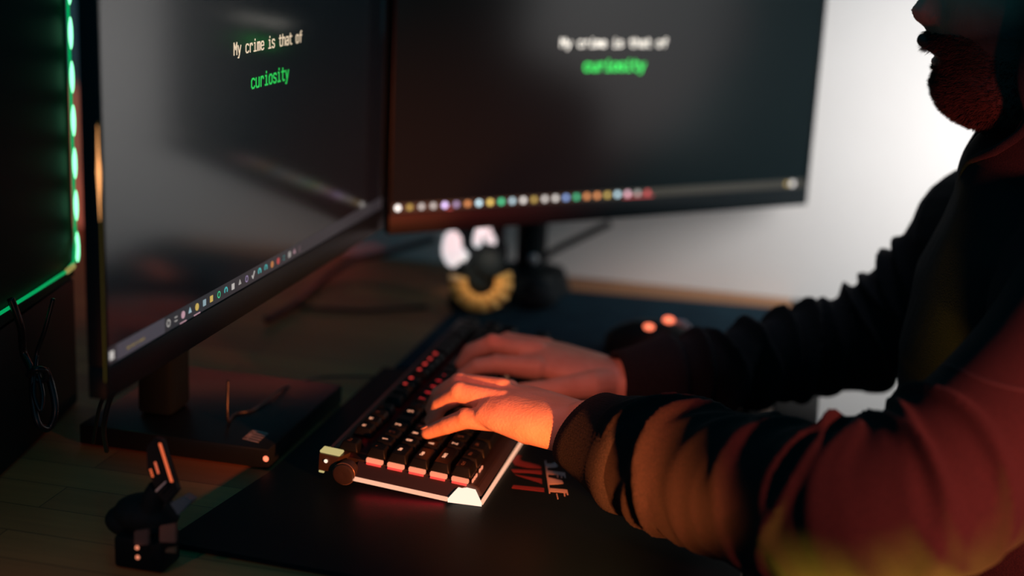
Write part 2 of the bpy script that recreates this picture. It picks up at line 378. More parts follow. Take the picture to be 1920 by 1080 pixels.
poly_print('printed_lettering', [zp(s) for s in [
    [(775,280),(795,280),(842,672),(828,674)], [(800,318),(860,318),(905,300),(935,348),(905,362),(805,366)],
    [(805,398),(1020,425),(1030,490),(1015,488),(1008,462),(992,460),(985,490),(972,486),(965,455),(940,452),(938,486),(928,480),(925,450),(812,445)],
    [(815,482),(985,520),(1000,555),(828,568)],
    [(828,610),(1048,630),(1060,692),(1045,690),(1038,668),(1022,666),(1022,710),(1010,706),(1004,664),(838,652)],
    [(914,676),(926,676),(940,740),(930,742)]]], .7546, M['print_white'], mt, 'pale lettering')
poly_print('printed_lettering', [zp(s) for s in [
    [(440,215),(500,225),(470,250),(500,285),(730,345),(735,372),(560,362),(420,330),(385,290)],
    [(370,385),(740,400),(740,440),(560,425),(400,420)], [(420,450),(740,500),(745,560),(700,540)],
    [(400,575),(770,610),(770,655),(380,610)]]], .7546, M['print_red'], mt, 'dark red lettering')
bm_ = thing('blue_mat', 'dark blue cloth mat under the mouse at the wall end of the desk', 'desk mat', (-.25, 1.62, .7505))
slab('cloth', [(-.44, 1.412), (-.125, 1.412), (-.040, 1.62), (-.040, 1.832), (-.44, 1.80)], .7505, .7540, M['matblue'], bm_)

# ================================================================= MONITORS
def monitor(name, label, A, u, tilt_z, Wd, Hd, near):
    """A: lower corner of the lit panel on the left in the photo, u: horizontal direction, nrm: faces the user"""
    u = V(u).normalized(); n = V((u.y, -u.x, 0)); up = V((0, 0, 1)); A = V(A)
    c = A + u*Wd/2
    t = thing(name, label, 'monitor', (c.x - n.x*.10, c.y - n.y*.10, .7505))
    def fr(p): return A + u*p.x + up*p.z + n*p.y
    bz = .004
    bm = bmesh.new()                        # frame: four bezels around the panel
    add_box(bm, (-bz, -.013, -.024), (Wd+bz, .0022, -.0002), .0012, fr)
    add_box(bm, (-bz, -.013, Hd+.0002), (Wd+bz, .0022, Hd+.010), .0012, fr)
    add_box(bm, (-bz, -.013, -.0004), (-.0002, .0022, Hd+.0004), .0012, fr)
    add_box(bm, (Wd+.0002, -.013, -.0004), (Wd+bz, .0022, Hd+.0004), .0012, fr)
    done('bezel', bm, M['black'], t, True, 30)
    bm = bmesh.new(); add_box(bm, (.05, -.034, .02), (Wd-.05, -.0135, Hd-.03), .004, fr)
    add_box(bm, (.12, -.052, .06), (Wd-.12, -.033, Hd-.06), .008, fr); done('back_shell', bm, M['matte'], t, True, 30)
    bm = bmesh.new(); add_box(bm, (0, -.0125, 0), (Wd, 0, Hd), 0, fr)
    s = done('screen', bm, M['screen' if near else 'screen2'], t, False)
    return t, s, u, n, fr
lm, lscr, lu, ln, lf = monitor('monitor', 'large dark monitor on the left, nearest the camera, with white and green terminal text', (-.478, .8615, .9165), (0.003, 1, 0), 0, .605, .338, True)
rm, rscr, ru, rn, rf = monitor('monitor', 'dark monitor in the middle against the pale wall, its text and taskbar out of focus', (-.461, 1.456, .914), (.741, .671, 0), 0, .582, .33, False)

def L_text(frm, scr, u, n, segs, x0, z0, m, pitch, s, hw, nm='text_line'):
    bm = bmesh.new(); add_text(bm, segs, frm(V((x0, .0001, z0))), u, V((0, 0, 1)), n, pitch, s, hw, .0003)
    return done(nm, bm, m, scr, False)
# left monitor: local x = Y-.8615, z = world z-.9165
L_text(lf, lscr, lu, ln, 'My crime is that of', .2150, .1985, M['e_textw'], .00786, .00135, .00058)
L_text(lf, lscr, lu, ln, 'curiosity', .2500, .1680, M['e_textg'], .00935, .00155, .00075)
L_text(rf, rscr, ru, rn, 'My crime is that of', .2037, .1790, M['e_textw2'], .00775, .00135, .00070)
L_text(rf, rscr, ru, rn, 'curiosity', .2370, .1520, M['e_textg2'], .00945, .00165, .00105)

ICON = {'w': (.9, .85, .8), 'y': (.9, .62, .15), 'g': (.05, .75, .35), 't': (.1, .65, .65), 'o': (.95, .35, .12), 'r': (.9, .12, .12), 'b': (.3, .5, 1.0), 'v': (.72, .55, .95), 'p': (.95, .55, .65), 'c': (.6, .85, .95)}
def icon_mat(k, s, cache={}):
    if (k, s) not in cache: cache[(k, s)] = em('icon_'+k+str(s), ICON[k], s)
    return cache[(k, s)]
def taskbar(frm, scr, Wd, h, mb, z0=0):
    bm = bmesh.new(); add_box(bm, (.0005, 0, z0), (Wd-.0005, .0002, h), 0, frm); o = done('taskbar', bm, mb, scr, False); return o
def icon(frm, scr, x, z, shape, col, s, size, u, n):
    bm = bmesh.new(); up = V((0, 0, 1)); o = frm(V((x, .0003, z)))
    def ngon(r, k, ph=0, hole=None):
        pts = [(math.cos(2*PI*i/k+ph)*r, math.sin(2*PI*i/k+ph)*r) for i in range(k)]
        if hole:
            inn = [(p[0]*hole, p[1]*hole) for p in pts]
            a = [bm.verts.new(o+u*p[0]+up*p[1]+n*.0003) for p in pts]; b = [bm.verts.new(o+u*p[0]+up*p[1]+n*.0003) for p in inn]
            for i in range(k): bm.faces.new((a[i], a[(i+1) % k], b[(i+1) % k], b[i]))
        else:
            a = [bm.verts.new(o+u*p[0]+up*p[1]+n*.0003) for p in pts]; b = [bm.verts.new(o+u*p[0]+up*p[1]) for p in pts]
            bm.faces.new(a)
            for i in range(k): bm.faces.new((a[i], a[(i+1) % k], b[(i+1) % k], b[i]))
    if shape == 'ring': ngon(size, 18, 0, .68)
    elif shape == 'disc': ngon(size, 16)
    elif shape == 'win':
        for a in (-.52, .52):
            for b in (-.52, .52):
                q = o
                vs = [bm.verts.new(o+u*(a+c)*size+up*(b+d)*size+n*.0003) for c, d in ((-.45, -.45), (.45, -.45), (.45, .45), (-.45, .45))]
                bm.faces.new(vs)
    elif shape == 'sq': ngon(size*1.2, 4, PI/4)
    elif shape == 'bars':
        for b in (-.5, .5):
            vs = [bm.verts.new(o+u*c*size+up*(b+d)*size+n*.0003) for c, d in ((-.8, -.18), (.8, -.18), (.8, .18), (-.8, .18))]; bm.faces.new(vs)
    elif shape == 'tick':
        add_stroke(bm, [(-.8, -.1), (-.2, -.8), (.9, .9)], size*.2, o, u, up, n, .0003, size)
    elif shape == 'arc':
        add_stroke(bm, [(math.cos(q)*.85, math.sin(q)*.85) for q in [k*.4-.5 for k in range(11)]], size*.2, o, u, up, n, .0003, size)
    elif shape == 'tri': ngon(size, 3, PI/2)
    return done('taskbar_icon', bm, icon_mat(col, s), scr, False)
taskbar(lf, lscr, .605, .0125, M['taskbar'])
bm = bmesh.new(); add_box(bm, (.0135, .0002, .0004), (.087, .0004, .0121), 0, lf); sb = done('search_field', bm, M['search'], lscr, False)
bm = bmesh.new(); add_text(bm, 'Type here to search', lf(V((.0275, .0005, .0045))), lu, V((0, 0, 1)), ln, .00145, .00028, .00010, .0001); done('search_text', bm, icon_mat('y', .30), lscr, False)
L_icons = [(.0060, 'win', 'w', .75), (.0930, 'ring', 'w', .5), (.1055, 'bars', 'w', .35), (.1180, 'disc', 'p', .5), (.1300, 'tri', 'c', .5), (.1425, 'disc', 'y', .6), (.1560, 'sq', 'c', .4),
           (.1690, 'sq', 'y', .6), (.1830, 'ring', 'g', .7), (.1970, 'arc', 't', .6), (.2110, 'sq', 'w', .5), (.2250, 'tri', 'w', .35), (.2390, 'ring', 'v', .4), (.2530, 'tick', 'w', .5),
           (.2670, 'arc', 't', .6), (.2810, 'arc', 't', .5), (.2950, 'disc', 'o', .45), (.3090, 'disc', 'r', .45), (.3220, 'bars', 't', .25), (.3360, 'sq', 'w', .35), (.3480, 'tri', 'p', .4), (.3600, 'bars', 'p', .15)]
for x, sh, c, s in L_icons: icon(lf, lscr, x, .0064, sh, c, s, .0030, lu, ln)
for x in (.1180, .1425):
    bm = bmesh.new(); add_box(bm, (x-.0055, .0002, .0002), (x+.0055, .0006, .0010), 0, lf); done('active_mark', bm, icon_mat('p', .45), lscr, False)
taskbar(rf, rscr, .582, .0100, M['taskbar2'])
Rseq = [('w', 1.6), ('y', .45), ('w', .6), ('w', .6), ('v', 1.5), ('v', .5), ('o', .8), ('c', 1.3), ('y', 1.2), ('g', 1.0), ('c', .9), ('w', 1.1), ('y', .6), ('w', .9), ('w', 1.0), ('b', .9), ('g', .8), ('o', 1.0), ('o', 1.1), ('y', .8), ('c', 1.2), ('p', 1.2), ('w', .5), ('r', .7)]
for i, (c, s) in enumerate(Rseq):
    icon(rf, rscr, .0068+.01432*i, .0052, 'disc', c, round(s*1.5, 2), .0031, ru, rn)
icon(rf, rscr, .560, .0050, 'sq', 'w', 1.3, .0040, ru, rn); icon(rf, rscr, .551, .0050, 'disc', 'y', .7, .0028, ru, rn)
bm = bmesh.new(); add_box(bm, (.0068+.01432*20.6, .0002, .0002), (.0068+.01432*23.6, .0006, .0020), 0, rf); done('active_mark', bm, icon_mat('r', .7), rscr, False)
bm = bmesh.new(); add_box(bm, (.067, .0002, .0001), (.0735, .0006, .0013), 0, rf); done('active_mark', bm, icon_mat('r', .9), rscr, False)
# orange reflection along the left bezel edge, painted as glowing lines
bm = bmesh.new(); add_tube(bm, [lf(V((-.0046, .0004, z))) for z in (.105, .122, .138, .150, .170)], [.0002, .0007, .0013, .0007, .0002], 8); done('edge_reflection', bm, em('amber_reflection', (1, .42, .14), 1.9), lm)
bm = bmesh.new(); add_tube(bm, [lf(V((-.0044, .0008, z))) for z in (-.01, .05, .10, .172)], .0005, 6); done('edge_line', bm, em('amber_reflection_dim', (.35, .25, .03), .12), lm)  # fainter stretch of the painted reflection
# left monitor stand: post and flat base
bm = bmesh.new(); add_box(bm, (-.605, 1.142, .7700), (-.570, 1.186, 1.02), .006); add_box(bm, (-.575, 1.135, 1.00), (-.530, 1.193, 1.08), .006); done('stand_post', bm, M['black'], lm, True, 40)
bm = bmesh.new(); add_box(bm, (-.640, 1.100, .7508), (-.456, 1.290, .7700), .002)
lb = done('stand_base', bm, M['gloss'], lm, True, 40)
bm = bmesh.new()
for k in range(5):
    o = V((-.4720 + .000, 1.113 + .0055*k, .7701)); add_stroke(bm, [(0, 0), (-1.6, .4)], .0009, o, V((1, 0, 0)), V((0, 1, 0)), V((0, 0, 1)), .0002, .009)
for k in range(3):
    o = V((-.484, 1.117 + .008*k, .7701)); add_stroke(bm, [(-.8, 0), (0, 0), (0, 1), (-.8, 1)], .0006, o, V((1, 0, 0)), V((0, 1, 0)), V((0, 0, 1)), .0002, .0045)
done('printed_mark', bm, mat('pale_mark', (.55, .5, .48), .6), lb, False)
bm = bmesh.new(); add_ell(bm, (-.4585, 1.0995, .7610), (.0026, .0010, .0026)); done('standby_reflection', bm, M['e_mouse'], lb)  # glowing dot painted as the reflection of a standby LED
# right monitor on an arm clamped to the desk
bm = bmesh.new(); add_tube(bm, [(-.375, 1.800, .7815), (-.375, 1.800, 1.06)], .020, 20); done('arm_post', bm, M['black'], rm, True, 40)
bm = bmesh.new(); bmesh.ops.create_cone(bm, cap_ends=True, segments=32, radius1=.055, radius2=.046, depth=.026, matrix=Matrix.Translation((-.375, 1.800, .7680))); done('arm_base', bm, M['black'], rm, True, 40)
bm = bmesh.new(); add_box(bm, (-.395, 1.775, 1.03), (-.355, 1.825, 1.075), .008); add_tube(bm, [(-.372, 1.790, 1.05), tuple(rf(V((.27, -.056, .138))))], .016, 16); done('arm', bm, M['black'], rm, True, 40)
bm = bmesh.new(); add_ell(bm, atY(1000, 486, 1.775), (.007, .004, .007)); done('clamp_screw', bm, M['silver'], rm)

# ================================================================= KEYBOARD (u to the user, v away from the camera)
KX0, KX1, KY0, KY1 = -.398, -.258, 1.082, 1.520
kb = thing('keyboard', 'black backlit keyboard with glowing orange edge strips under both hands', 'keyboard', (-.325, 1.30, .7550))
SL = .085                                               # the body rises towards its back edge
def kz(x, h): return .7552 + h + (KX1 - x)*SL
def kf(p): return V((p.x, p.y, p.z + (KX1-p.x)*SL + .7552))
bm = bmesh.new()
prof = [(KX1, .004), (KX1-.004, .0115), (KX1-.012, .0125), (KX0+.014, .0125), (KX0+.006, .0175), (KX0, .0150), (KX0, .0035), (KX0+.01, 0.0), (KX1-.01, 0.0)]
r0 = [kf(V((x, KY0+.0045, z))) for x, z in prof]; r1 = [kf(V((x, KY1, z))) for x, z in prof]
a = [bm.verts.new(p) for p in r0]; b = [bm.verts.new(p) for p in r1]; n = len(prof)
bm.faces.new(a[::-1]); bm.faces.new(b)
for k in range(n): bm.faces.new((a[k], a[(k+1) % n], b[(k+1) % n], b[k]))
bmesh.ops.bevel(bm, geom=list(bm.edges), offset=.0008, segments=2, affect='EDGES')
done('body', bm, M['kbody'], kb, True, 30)
# near side cheek, slanting outwards to the bottom edge
bm = bmesh.new()
ring_t = [(KX1-.004, .0118), (KX0+.028, .0118)]; 
v = [kf(V(q)) for q in [(KX1-.012, KY0+.006, .0125), (KX0+.030, KY0+.006, .0125), (KX0+.030, KY0-.009, .0035), (KX1-.026, KY0-.009, .0025),
     (KX1-.012, KY0+.006, .000), (KX0+.030, KY0+.006, .000), (KX0+.030, KY0-.009, .0015), (KX1-.026, KY0-.009, .0005)]]
vs = [bm.verts.new(q) for q in v]
for f in ((0, 1, 2, 3), (4, 7, 6, 5), (0, 3, 7, 4), (1, 5, 6, 2), (2, 6, 7, 3), (0, 4, 5, 1)): bm.faces.new([vs[i] for i in f])
done('side_panel', bm, M['kbody'], kb, False)
bm = bmesh.new(); add_box(bm, (KX0+.028, KY0-.0125, .0000), (KX1-.026, KY0-.0088, .0030), .0006, kf); done('light_strip', bm, M['e_peach'], kb, False)
bm = bmesh.new()                                          # glowing corner cap
v = [kf(V(q)) for q in [(KX1-.0255, KY0-.0125, .003), (KX1-.020, KY0-.004, .0092), (KX1-.006, KY0+.001, .0088), (KX1+.0025, KY0-.0065, .003),
     (KX1-.0255, KY0-.0125, -.0002), (KX1-.020, KY0+.004, -.0002), (KX1-.006, KY0+.004, -.0002), (KX1+.0025, KY0-.0065, -.0002), (KX1-.020, KY0+.0045, .0092), (KX1-.006, KY0+.0045, .0088)]]
vs = [bm.verts.new(q) for q in v]
bmesh.ops.convex_hull(bm, input=vs); done('corner_light', bm, M['e_cap'], kb, False)
bm = bmesh.new(); add_box(bm, (KX1+.0002, KY0-.004, .0000), (KX1+.0030, KY1-.002, .0028), .0006, kf); done('light_strip', bm, M['e_peach'], kb, False)
bm = bmesh.new()                                          # back corner block with pale yellow top
v = [kf(V(q)) for q in [(KX0-.001, KY0-.010, .001), (KX0+.012, KY0-.010, .004), (KX0-.001, KY0+.006, .001), (KX0+.018, KY0+.006, .001), (KX0-.001, KY0-.008, .0165), (KX0+.016, KY0-.008, .0165), (KX0-.001, KY0+.006, .0170), (KX0+.022, KY0+.006, .0170)]]
bmesh.ops.convex_hull(bm, input=[bm.verts.new(q) for q in v]); cb = done('corner_block', bm, M['brass'], kb, False)
bm = bmesh.new(); add_box(bm, (KX0-.001, KY0-.0078, .0171), (KX0+.017, KY0+.004, .0192), .0008, kf); done('cap', bm, M['e_yel'], cb, False)
bm = bmesh.new(); add_ell(bm, kf(V((KX0+.0055, KY0-.0100, .0115))), (.0017, .0010, .0017)); done('indicator', bm, M['e_cap'], cb)
bm = bmesh.new(); add_box(bm, (KX0-.0005, KY0-.0110, .0005), (KX0+.004, KY0-.0085, .0022), .0004, kf); done('edge_glint', bm, M['e_yel'], cb, False)  # glint painted as a glowing sliver on the block edge
bm = bmesh.new()                                          # round roller end at the side
ck = kf(V((KX0+.0225, 0, .0045)))
pts = [(KY0-.0015, .0095), (KY0-.0120, .0095), (KY0-.0145, .0088), (KY0-.0150, .0070), (KY0-.0142, .0001)]
rg = [[V((ck.x+math.cos(2*PI*k/32)*r, y, ck.z+math.sin(2*PI*k/32)*r)) for k in range(32)] for y, r in pts]
add_loft(bm, rg); done('volume_roller', bm, M['knob'], kb, True, 40)
bm = bmesh.new(); add_tube(bm, [V((ck.x+math.cos(2*PI*k/40)*.0097, KY0-.0122, ck.z+math.sin(2*PI*k/40)*.0097)) for k in range(40)], .00035, 6, closed=True); done('roller_rim', bm, mat('rim', (.25, .17, .15), .3, metal=.6), kb)

bm = bmesh.new(); add_box(bm, (KX0+.034, KY0-.0085, -.0004), (KX1-.03, KY0-.0060, .0006), .0002, kf); done('mat_red_fill', bm, em('mat_fill_red', (1, .01, .03), 14), kb, False)  # added red emitter under the side panel, tints the mat below
U = .01885
rows_x = [-.3790, -.3540, -.3350, -.3160, -.2970, -.2780]
k0 = KY0 + .0065
def key_mesh(wd, cache={}):
    if wd in cache: return cache[wd]
    hw, hd = wd*U/2-.0006, U/2-.0006
    bm = bmesh.new()
    def rr(hx, hy, z, r, n=4):
        out = []
        for cx, cy, a0 in ((hx-r, hy-r, 0), (-hx+r, hy-r, 90), (-hx+r, -hy+r, 180), (hx-r, -hy+r, 270)):
            for k in range(n+1): q = R(a0+90*k/n); out.append(V((cx+r*math.cos(q), cy+r*math.sin(q), z)))
        return out
    rings = [rr(hd, hw, 0, .0012), rr(hd-.0004, hw-.0004, .0015, .0012), rr(hd-.0024, hw-.0022, .0074, .0016), rr(hd-.0030, hw-.0028, .0080, .0016), rr(hd-.0050, hw-.0048, .0077, .0012)]
    add_loft(bm, rings); bmesh.ops.recalc_face_normals(bm, faces=bm.faces)
    me = bpy.data.meshes.new('key'); bm.to_mesh(me); bm.free()
    for p in me.polygons: p.use_smooth = len(p.vertices) == 4
    me.materials.append(M['key']); cache[wd] = me; return me
layout = [
 [('Esc',1),None]+[('F1',1),('F2',1),('F3',1),('F4',1),.5,('F5',1),('F6',1),('F7',1),('F8',1),.5,('F9',1),('F10',1),('F11',1),('F12',1),.25,('P',1),('S',1),('B',1),.25,('M',1),('-',1),('+',1),('A',1)],
 [(c,1) for c in '`1234567890-=']+[('Bk',2),.25,('I',1),('H',1),('U',1),.25,('N',1),('/',1),('*',1),('-',1)],
 [('Tab',1.5)]+[(c,1) for c in 'QWERTYUIOP[]']+[('\\',1.5),.25,('D',1),('E',1),('D',1),.25,('7',1),('8',1),('9',1),('+',1)],
 [('Caps',1.75)]+[(c,1) for c in "ASDFGHJKL;'"]+[('Enter',2.25),.25,3.,.25,('4',1),('5',1),('6',1)],
 [('Shift',2.25)]+[(c,1) for c in 'ZXCVBNM,./']+[('Shift',2.75),.25,1.,('^',1),1.,.25,('1',1),('2',1),('3',1),('E',1)],
 [('Ctrl',1.25),('Win',1.25),('Alt',1.25),('',6.25),('Alt',1.25),('Fn',1.25),('M',1.25),('Ctrl',1.25),.25,('<',1),('v',1),('>',1),.25,('0',2),('.',1)],
]
keys = []
for ri, row in enumerate(layout):
    y = k0
    for it in row:
        if it is None: y += U; continue
        if isinstance(it, float): y += it*U; continue
        keys.append((ri, y+it[1]*U/2, it[0], it[1])); y += it[1]*U
keys.sort(key=lambda k: k[1])
kl = V(kb.location)
tiltq = -math.atan(SL)*-1
glowm = {}
LIT = {(0,'F1'),(0,'F2'),(1,'3'),(1,'1'),(2,'Tab'),(3,'Caps'),(4,'Shift'),(4,'Z'),(3,'A'),(2,'Q'),(1,'5'),(2,'W')}
RED = {(0,'F7'),(0,'F8'),(0,'F9'),(0,'F10'),(0,'F11'),(0,'F12'),(1,'0'),(1,'9'),(1,'-'),(1,'8'),(1,'7')}
led_me = None
rest = bmesh.new()
for i, (ri, y, leg, wd) in enumerate(keys):
    zc = kz(rows_x[ri], .0150 + .0006*abs(ri-3))
    pos = V((rows_x[ri], y, zc))
    rot = Matrix.Rotation(math.atan(SL), 4, 'Y')
    if i >= 100:
        t = key_mesh(wd).copy(); t.transform(Matrix.Translation(pos) @ rot); rest.from_mesh(t); bpy.data.meshes.remove(t); continue
    o = bpy.data.objects.new('key', key_mesh(wd)); C.objects.link(o); o.parent = kb; o.location = pos-kl; o.rotation_euler = (0, math.atan(SL), 0)
    if leg:
        bm = bmesh.new(); s = .00062 if len(leg) < 2 else .00036
        pit = .0044 if len(leg) < 2 else .0020
        # tops of the letters point away from the user (-X)
        add_text(bm, leg, V((-.0005 if len(leg) > 1 else .0010, -pit*(len(leg)-1)/2-s*2, .00775)), V((0, 1, 0)), V((-1, 0, 0)), V((0, 0, 1)), pit, s, s*.55, .0003)
        me = bpy.data.meshes.new('legend'); bmesh.ops.recalc_face_normals(bm, faces=bm.faces); bm.to_mesh(me); bm.free()
        if len(me.polygons):
            me.materials.append(M['e_leg'] if (ri, leg) in LIT else (M['e_redhot'] if ri == 0 else M['e_red']) if (ri, leg) in RED else M['dim'])
            lg = bpy.data.objects.new('legend', me); C.objects.link(lg); lg.parent = o
    # small switch light below the key
    if led_me is None:
        bm = bmesh.new(); add_box(bm, (-.0020, -.0016, -.0016), (.0020, .0016, -.0002), .0003)
        led_me = bpy.data.meshes.new('switch_light'); bm.to_mesh(led_me); bm.free(); led_me.materials.append(M['e_red'])
    sl = bpy.data.objects.new('switch_light', led_me); C.objects.link(sl); sl.parent = o; sl.location = (0, 0, 0)
ko = done('key', rest, M['key'], kb, False); ko['kind'] = 'stuff'
# light leaking under the near row of keys and along the front edge
for ri in range(1, 6):
    bm = bmesh.new(); x = rows_x[ri]
    add_box(bm, (x-.0074, k0-.0030, .0122), (x+.0074, k0+.0012, .0158), .0008, kf)
    g = done('key_glow', bm, M['e_gap'], kb, False)
    bm = bmesh.new(); add_box(bm, (x-.0066, k0-.0048, .0110), (x+.0066, k0-.0031, .0128), .0005, kf); done('key_glow', bm, M['e_redhot'], kb, False)
for q in (0, .006, .012, .024, .031):
    bm = bmesh.new(); add_box(bm, (rows_x[5]+.0094, k0+.002+q, .0122), (rows_x[5]+.0104, k0+.006+q, .0150), .0003, kf); done('key_glow', bm, M['e_gap'], kb, False)

# ================================================================= MOUSE
mo = thing('computer_mouse', 'black computer mouse with two orange-red lights beside the sleeve of the far arm', 'mouse', (-.17, 1.565, .7545))
bm = bmesh.new()
rg = []
for k in range(17):
    t = k/16; x = -.232 + .124*t
    h = .038*math.sin(PI*min(.97, .06+t*.92)**.85)**.55; wdt = .034*(math.sin(PI*(.05+.9*t))**.45)
    ring = []
    for j in range(24):
        q = 2*PI*j/24; c, s = math.cos(q), math.sin(q)
        ring.append(V((x, 1.565 + wdt*math.copysign(abs(c)**.8, c), .7545 + (h*max(0, s)**.75 if s > 0 else 0))))
    rg.append(ring)
add_loft(bm, rg); done('shell', bm, M['black'], mo)
bm = bmesh.new(); add_tube(bm, [(-.2015, 1.565+.009*math.sin(0), .782) for _ in range(1)] + [(-.201, 1.570, .782)], .0085, 16); done('scroll_wheel', bm, M['knob'], mo)
for px, py, r in ((1217, 613, .0062), (1254, 600, .0068)):
    p = atY(px, py, 1.5300 if px < 1230 else 1.545); bm = bmesh.new(); add_ell(bm, p, (r, .004, r*.62)); done('mouse_light', bm, M['e_mouse'], mo)
bm = bmesh.new(); add_tube(bm, [atY(1266, 602, 1.55), atY(1280, 607, 1.55), atY(1296, 617, 1.55)], [.002, .0045, .002], 10); done('side_highlight', bm, mat('highlight_grey', (.35, .38, .42), .4), mo)  # highlight on the shell, modelled as a pale grey sliver

# ================================================================= ORNAMENT by the far monitor
orn = thing('ornament', 'small ornament with white lobes, dark round middle and gold fluted ring, behind the keyboard', 'ornament', (-.415, 1.68, .7505))
def O(px, py, dy=0): return atY(px, py, 1.665+dy)
s_ = 1/1515.
bm = bmesh.new(); cen = O(902, 528, -.012)
ring = []
N = 18
for k in range(N+1):                                      # fluted fan from lower left round to lower right
    q = R(165 + 215*k/N); r_in, r_out = 26*s_, 60*s_
    ridge = .010 if k % 2 else 0
    ring.append([cen + cR*(math.cos(q)*rr_) + cU*(math.sin(q)*rr_*.95) - fwd*(ridge + z_) for rr_, z_ in ((r_in, .006), (r_in*1.5, .011), (r_out*.85, .008), (r_out, .001), (r_out*.9, -.012), (r_in, -.012))])
add_loft(bm, ring); done('fluted_ring', bm, M['gold'], orn, True, 50)
bm = bmesh.new(); add_ell(bm, O(916, 490, -.02), (31*s_, 26*s_, 33*s_)); add_ell(bm, O(900, 508, -.004), (32*s_, .02, 40*s_)); done('dark_middle', bm, M['matte'], orn)
M['lobe'] = mat('self_lit_white_lobe', (.8, .8, .8), .5, emit=(.95, .97, 1), estr=.72)  # emission stands in for light falling on the lobes
def lobe(parts):
    bm = bmesh.new()
    for (x, y, rx, rz, a) in parts:
        add_ell(bm, O(x, y), (rx*s_, 14*s_, rz*s_), Matrix.Rotation(R(a), 3, 'Y'))
    o = done('lobe', bm, M['lobe'], orn); remesh(o, .0014, 3)
lobe([(848, 455, 19, 24, 0), (850, 478, 18, 24, 8), (864, 474, 9, 24, -48), (842, 462, 14, 30, 5)])
lobe([(897, 443, 9, 22, 8), (900, 430, 6, 20, 6), (896, 452, 9, 12, 4)])
lobe([(917, 443, 9, 22, -20), (911, 432, 6, 18, -18), (921, 452, 9, 11, -14)])
bm = bmesh.new(); add_tube(bm, [(-.415, 1.695, .7507), (-.415, 1.695, .772), (-.413, 1.69, .80), (-.41, 1.685, .86)], [.042, .040, .022, .024], 24); add_ell(bm, O(893, 470, .03), (62*s_, .018, 62*s_)); done('stand', bm, M['matte'], orn)

# ================================================================= PC CASE with LED strip on the left
case = thing('computer_case', 'dark computer case with a green LED strip along its glass side, behind the left monitor', 'computer case', (-.80, 1.15, .7505))
_d1 = atD(137, 488, 1.36); _d0 = atZ(30, 560, _d1.z)
ax = (V((_d1.x, _d1.y, 0)) - V((_d0.x, _d0.y, 0))).normalized()      # along the glass, away from the camera
nx = V((ax.y, -ax.x, 0))                                            # out of the glass
Fp = V((_d1.x, _d1.y, 0)); dz = _d1.z - .838
def cf(p): return Fp + ax*p.x + nx*p.y + V((0, 0, p.z + (dz if p.z > .81 else 0)))
bm = bmesh.new(); add_box(bm, (-.36, -.20, .752), (.005, -.012, 1.22), .006, cf); done('body', bm, M['matte'], case, True, 40)
bm = bmesh.new(); add_box(bm, (-.35, -.0035, .822), (.003, -.0005, 1.21), .0005, cf)
done('glass_panel', bm, mat('smoked_glass', (.004, .02, .02), .5, spec=.12), case, False)
bm = bmesh.new(); add_box(bm, (-.355, -.011, .7515), (.004, -.0005, .820), .003, cf); done('lower_panel', bm, M['black'], case, True, 40)
path = [cf(V(p)) for p in [(.0, .003, 1.215), (.0, .003, 1.0), (0, .003, .86), (-.006, .003, .838), (-.030, .003, .834), (-.10, .003, .835), (-.24, .003, .838)]]
bm = bmesh.new(); add_tube(bm, path, .0016, 8); ls = done('led_strip', bm, M['e_green'], case)
for k in range(8):
    z = .8515 + .0403*k
    bm = bmesh.new(); add_ell(bm, cf(V((0, .0045, z))), (.0022, .0022, .0150), None, 12, 10); done('led', bm, M['e_bead'], ls)
bm = bmesh.new(); add_tube(bm, [cf(V((-.012, .0045, .8355))), cf(V((-.03, .0045, .8345)))], .0026, 8); done('led', bm, em('amber_bead', (.4, .35, .1), .7), ls)

# ================================================================= CABLES
def cable(label, pts, r=.0024, group=None):
    bm = bmesh.new(); add_tube(bm, spline(pts, 10), r, 8); o = done('cable', bm, M['cable']); return tag(o, label, 'cable', group)
cable('glossy cable hanging at far left, curling out left of the knot', [atD(20, 560, 1.17), atD(38, 610, 1.18), atD(44, 660, 1.2), atD(60, 700, 1.19), atD(62, 750, 1.19), atD(72, 795, 1.19), atD(92, 802, 1.20), atD(104, 770, 1.20), atD(96, 720, 1.2), atD(84, 692, 1.2)], .0032)
cable('thin cable at far left rising from the knot to the right', [atD(100, 560, 1.18), atD(84, 620, 1.185), atD(70, 660, 1.192), atD(66, 694, 1.19), atD(64, 740, 1.186), atD(76, 770, 1.186), atD(80, 740, 1.188), atD(72, 700, 1.19)], .0020)
cable('cable at far left forming the knot between the hanging loops', [atD(52, 704, 1.184), atD(68, 692, 1.180), atD(86, 696, 1.186), atD(84, 712, 1.19), atD(64, 710, 1.19), atD(54, 700, 1.19)], .0026)
cable('cable curving from under the left monitor to behind its stand', [atD(270, 690, 1.10), atD(235, 715, 1.10), atD(208, 745, 1.11), atD(195, 800, 1.13), atD(200, 845, 1.22)], .0022)
cable('second cable dropping beside the first one under the left monitor', [atD(250, 690, 1.12), atD(222, 712, 1.12), atD(200, 735, 1.13), atD(185, 770, 1.15), atD(175, 830, 1.22)], .0016)
cable('thick cable sweeping from the far wall down behind the left monitor', [atY(815, 448, 1.80), atY(740, 470, 1.80), atY(660, 490, 1.78), atZ(605, 525, .7570), atZ(560, 565, .757), atZ(500, 600, .757)], .0045)
cable('thin cable lying across the wood behind the keyboard', [atZ(560, 575, .753), atZ(680, 582, .753), atZ(800, 575, .753)], .0022)
cable('black cable running down from behind the far monitor to its arm', [atY(1145, 418, 1.85), atY(1090, 445, 1.84), atY(1040, 470, 1.83), atY(1000, 500, 1.82)], .0050)
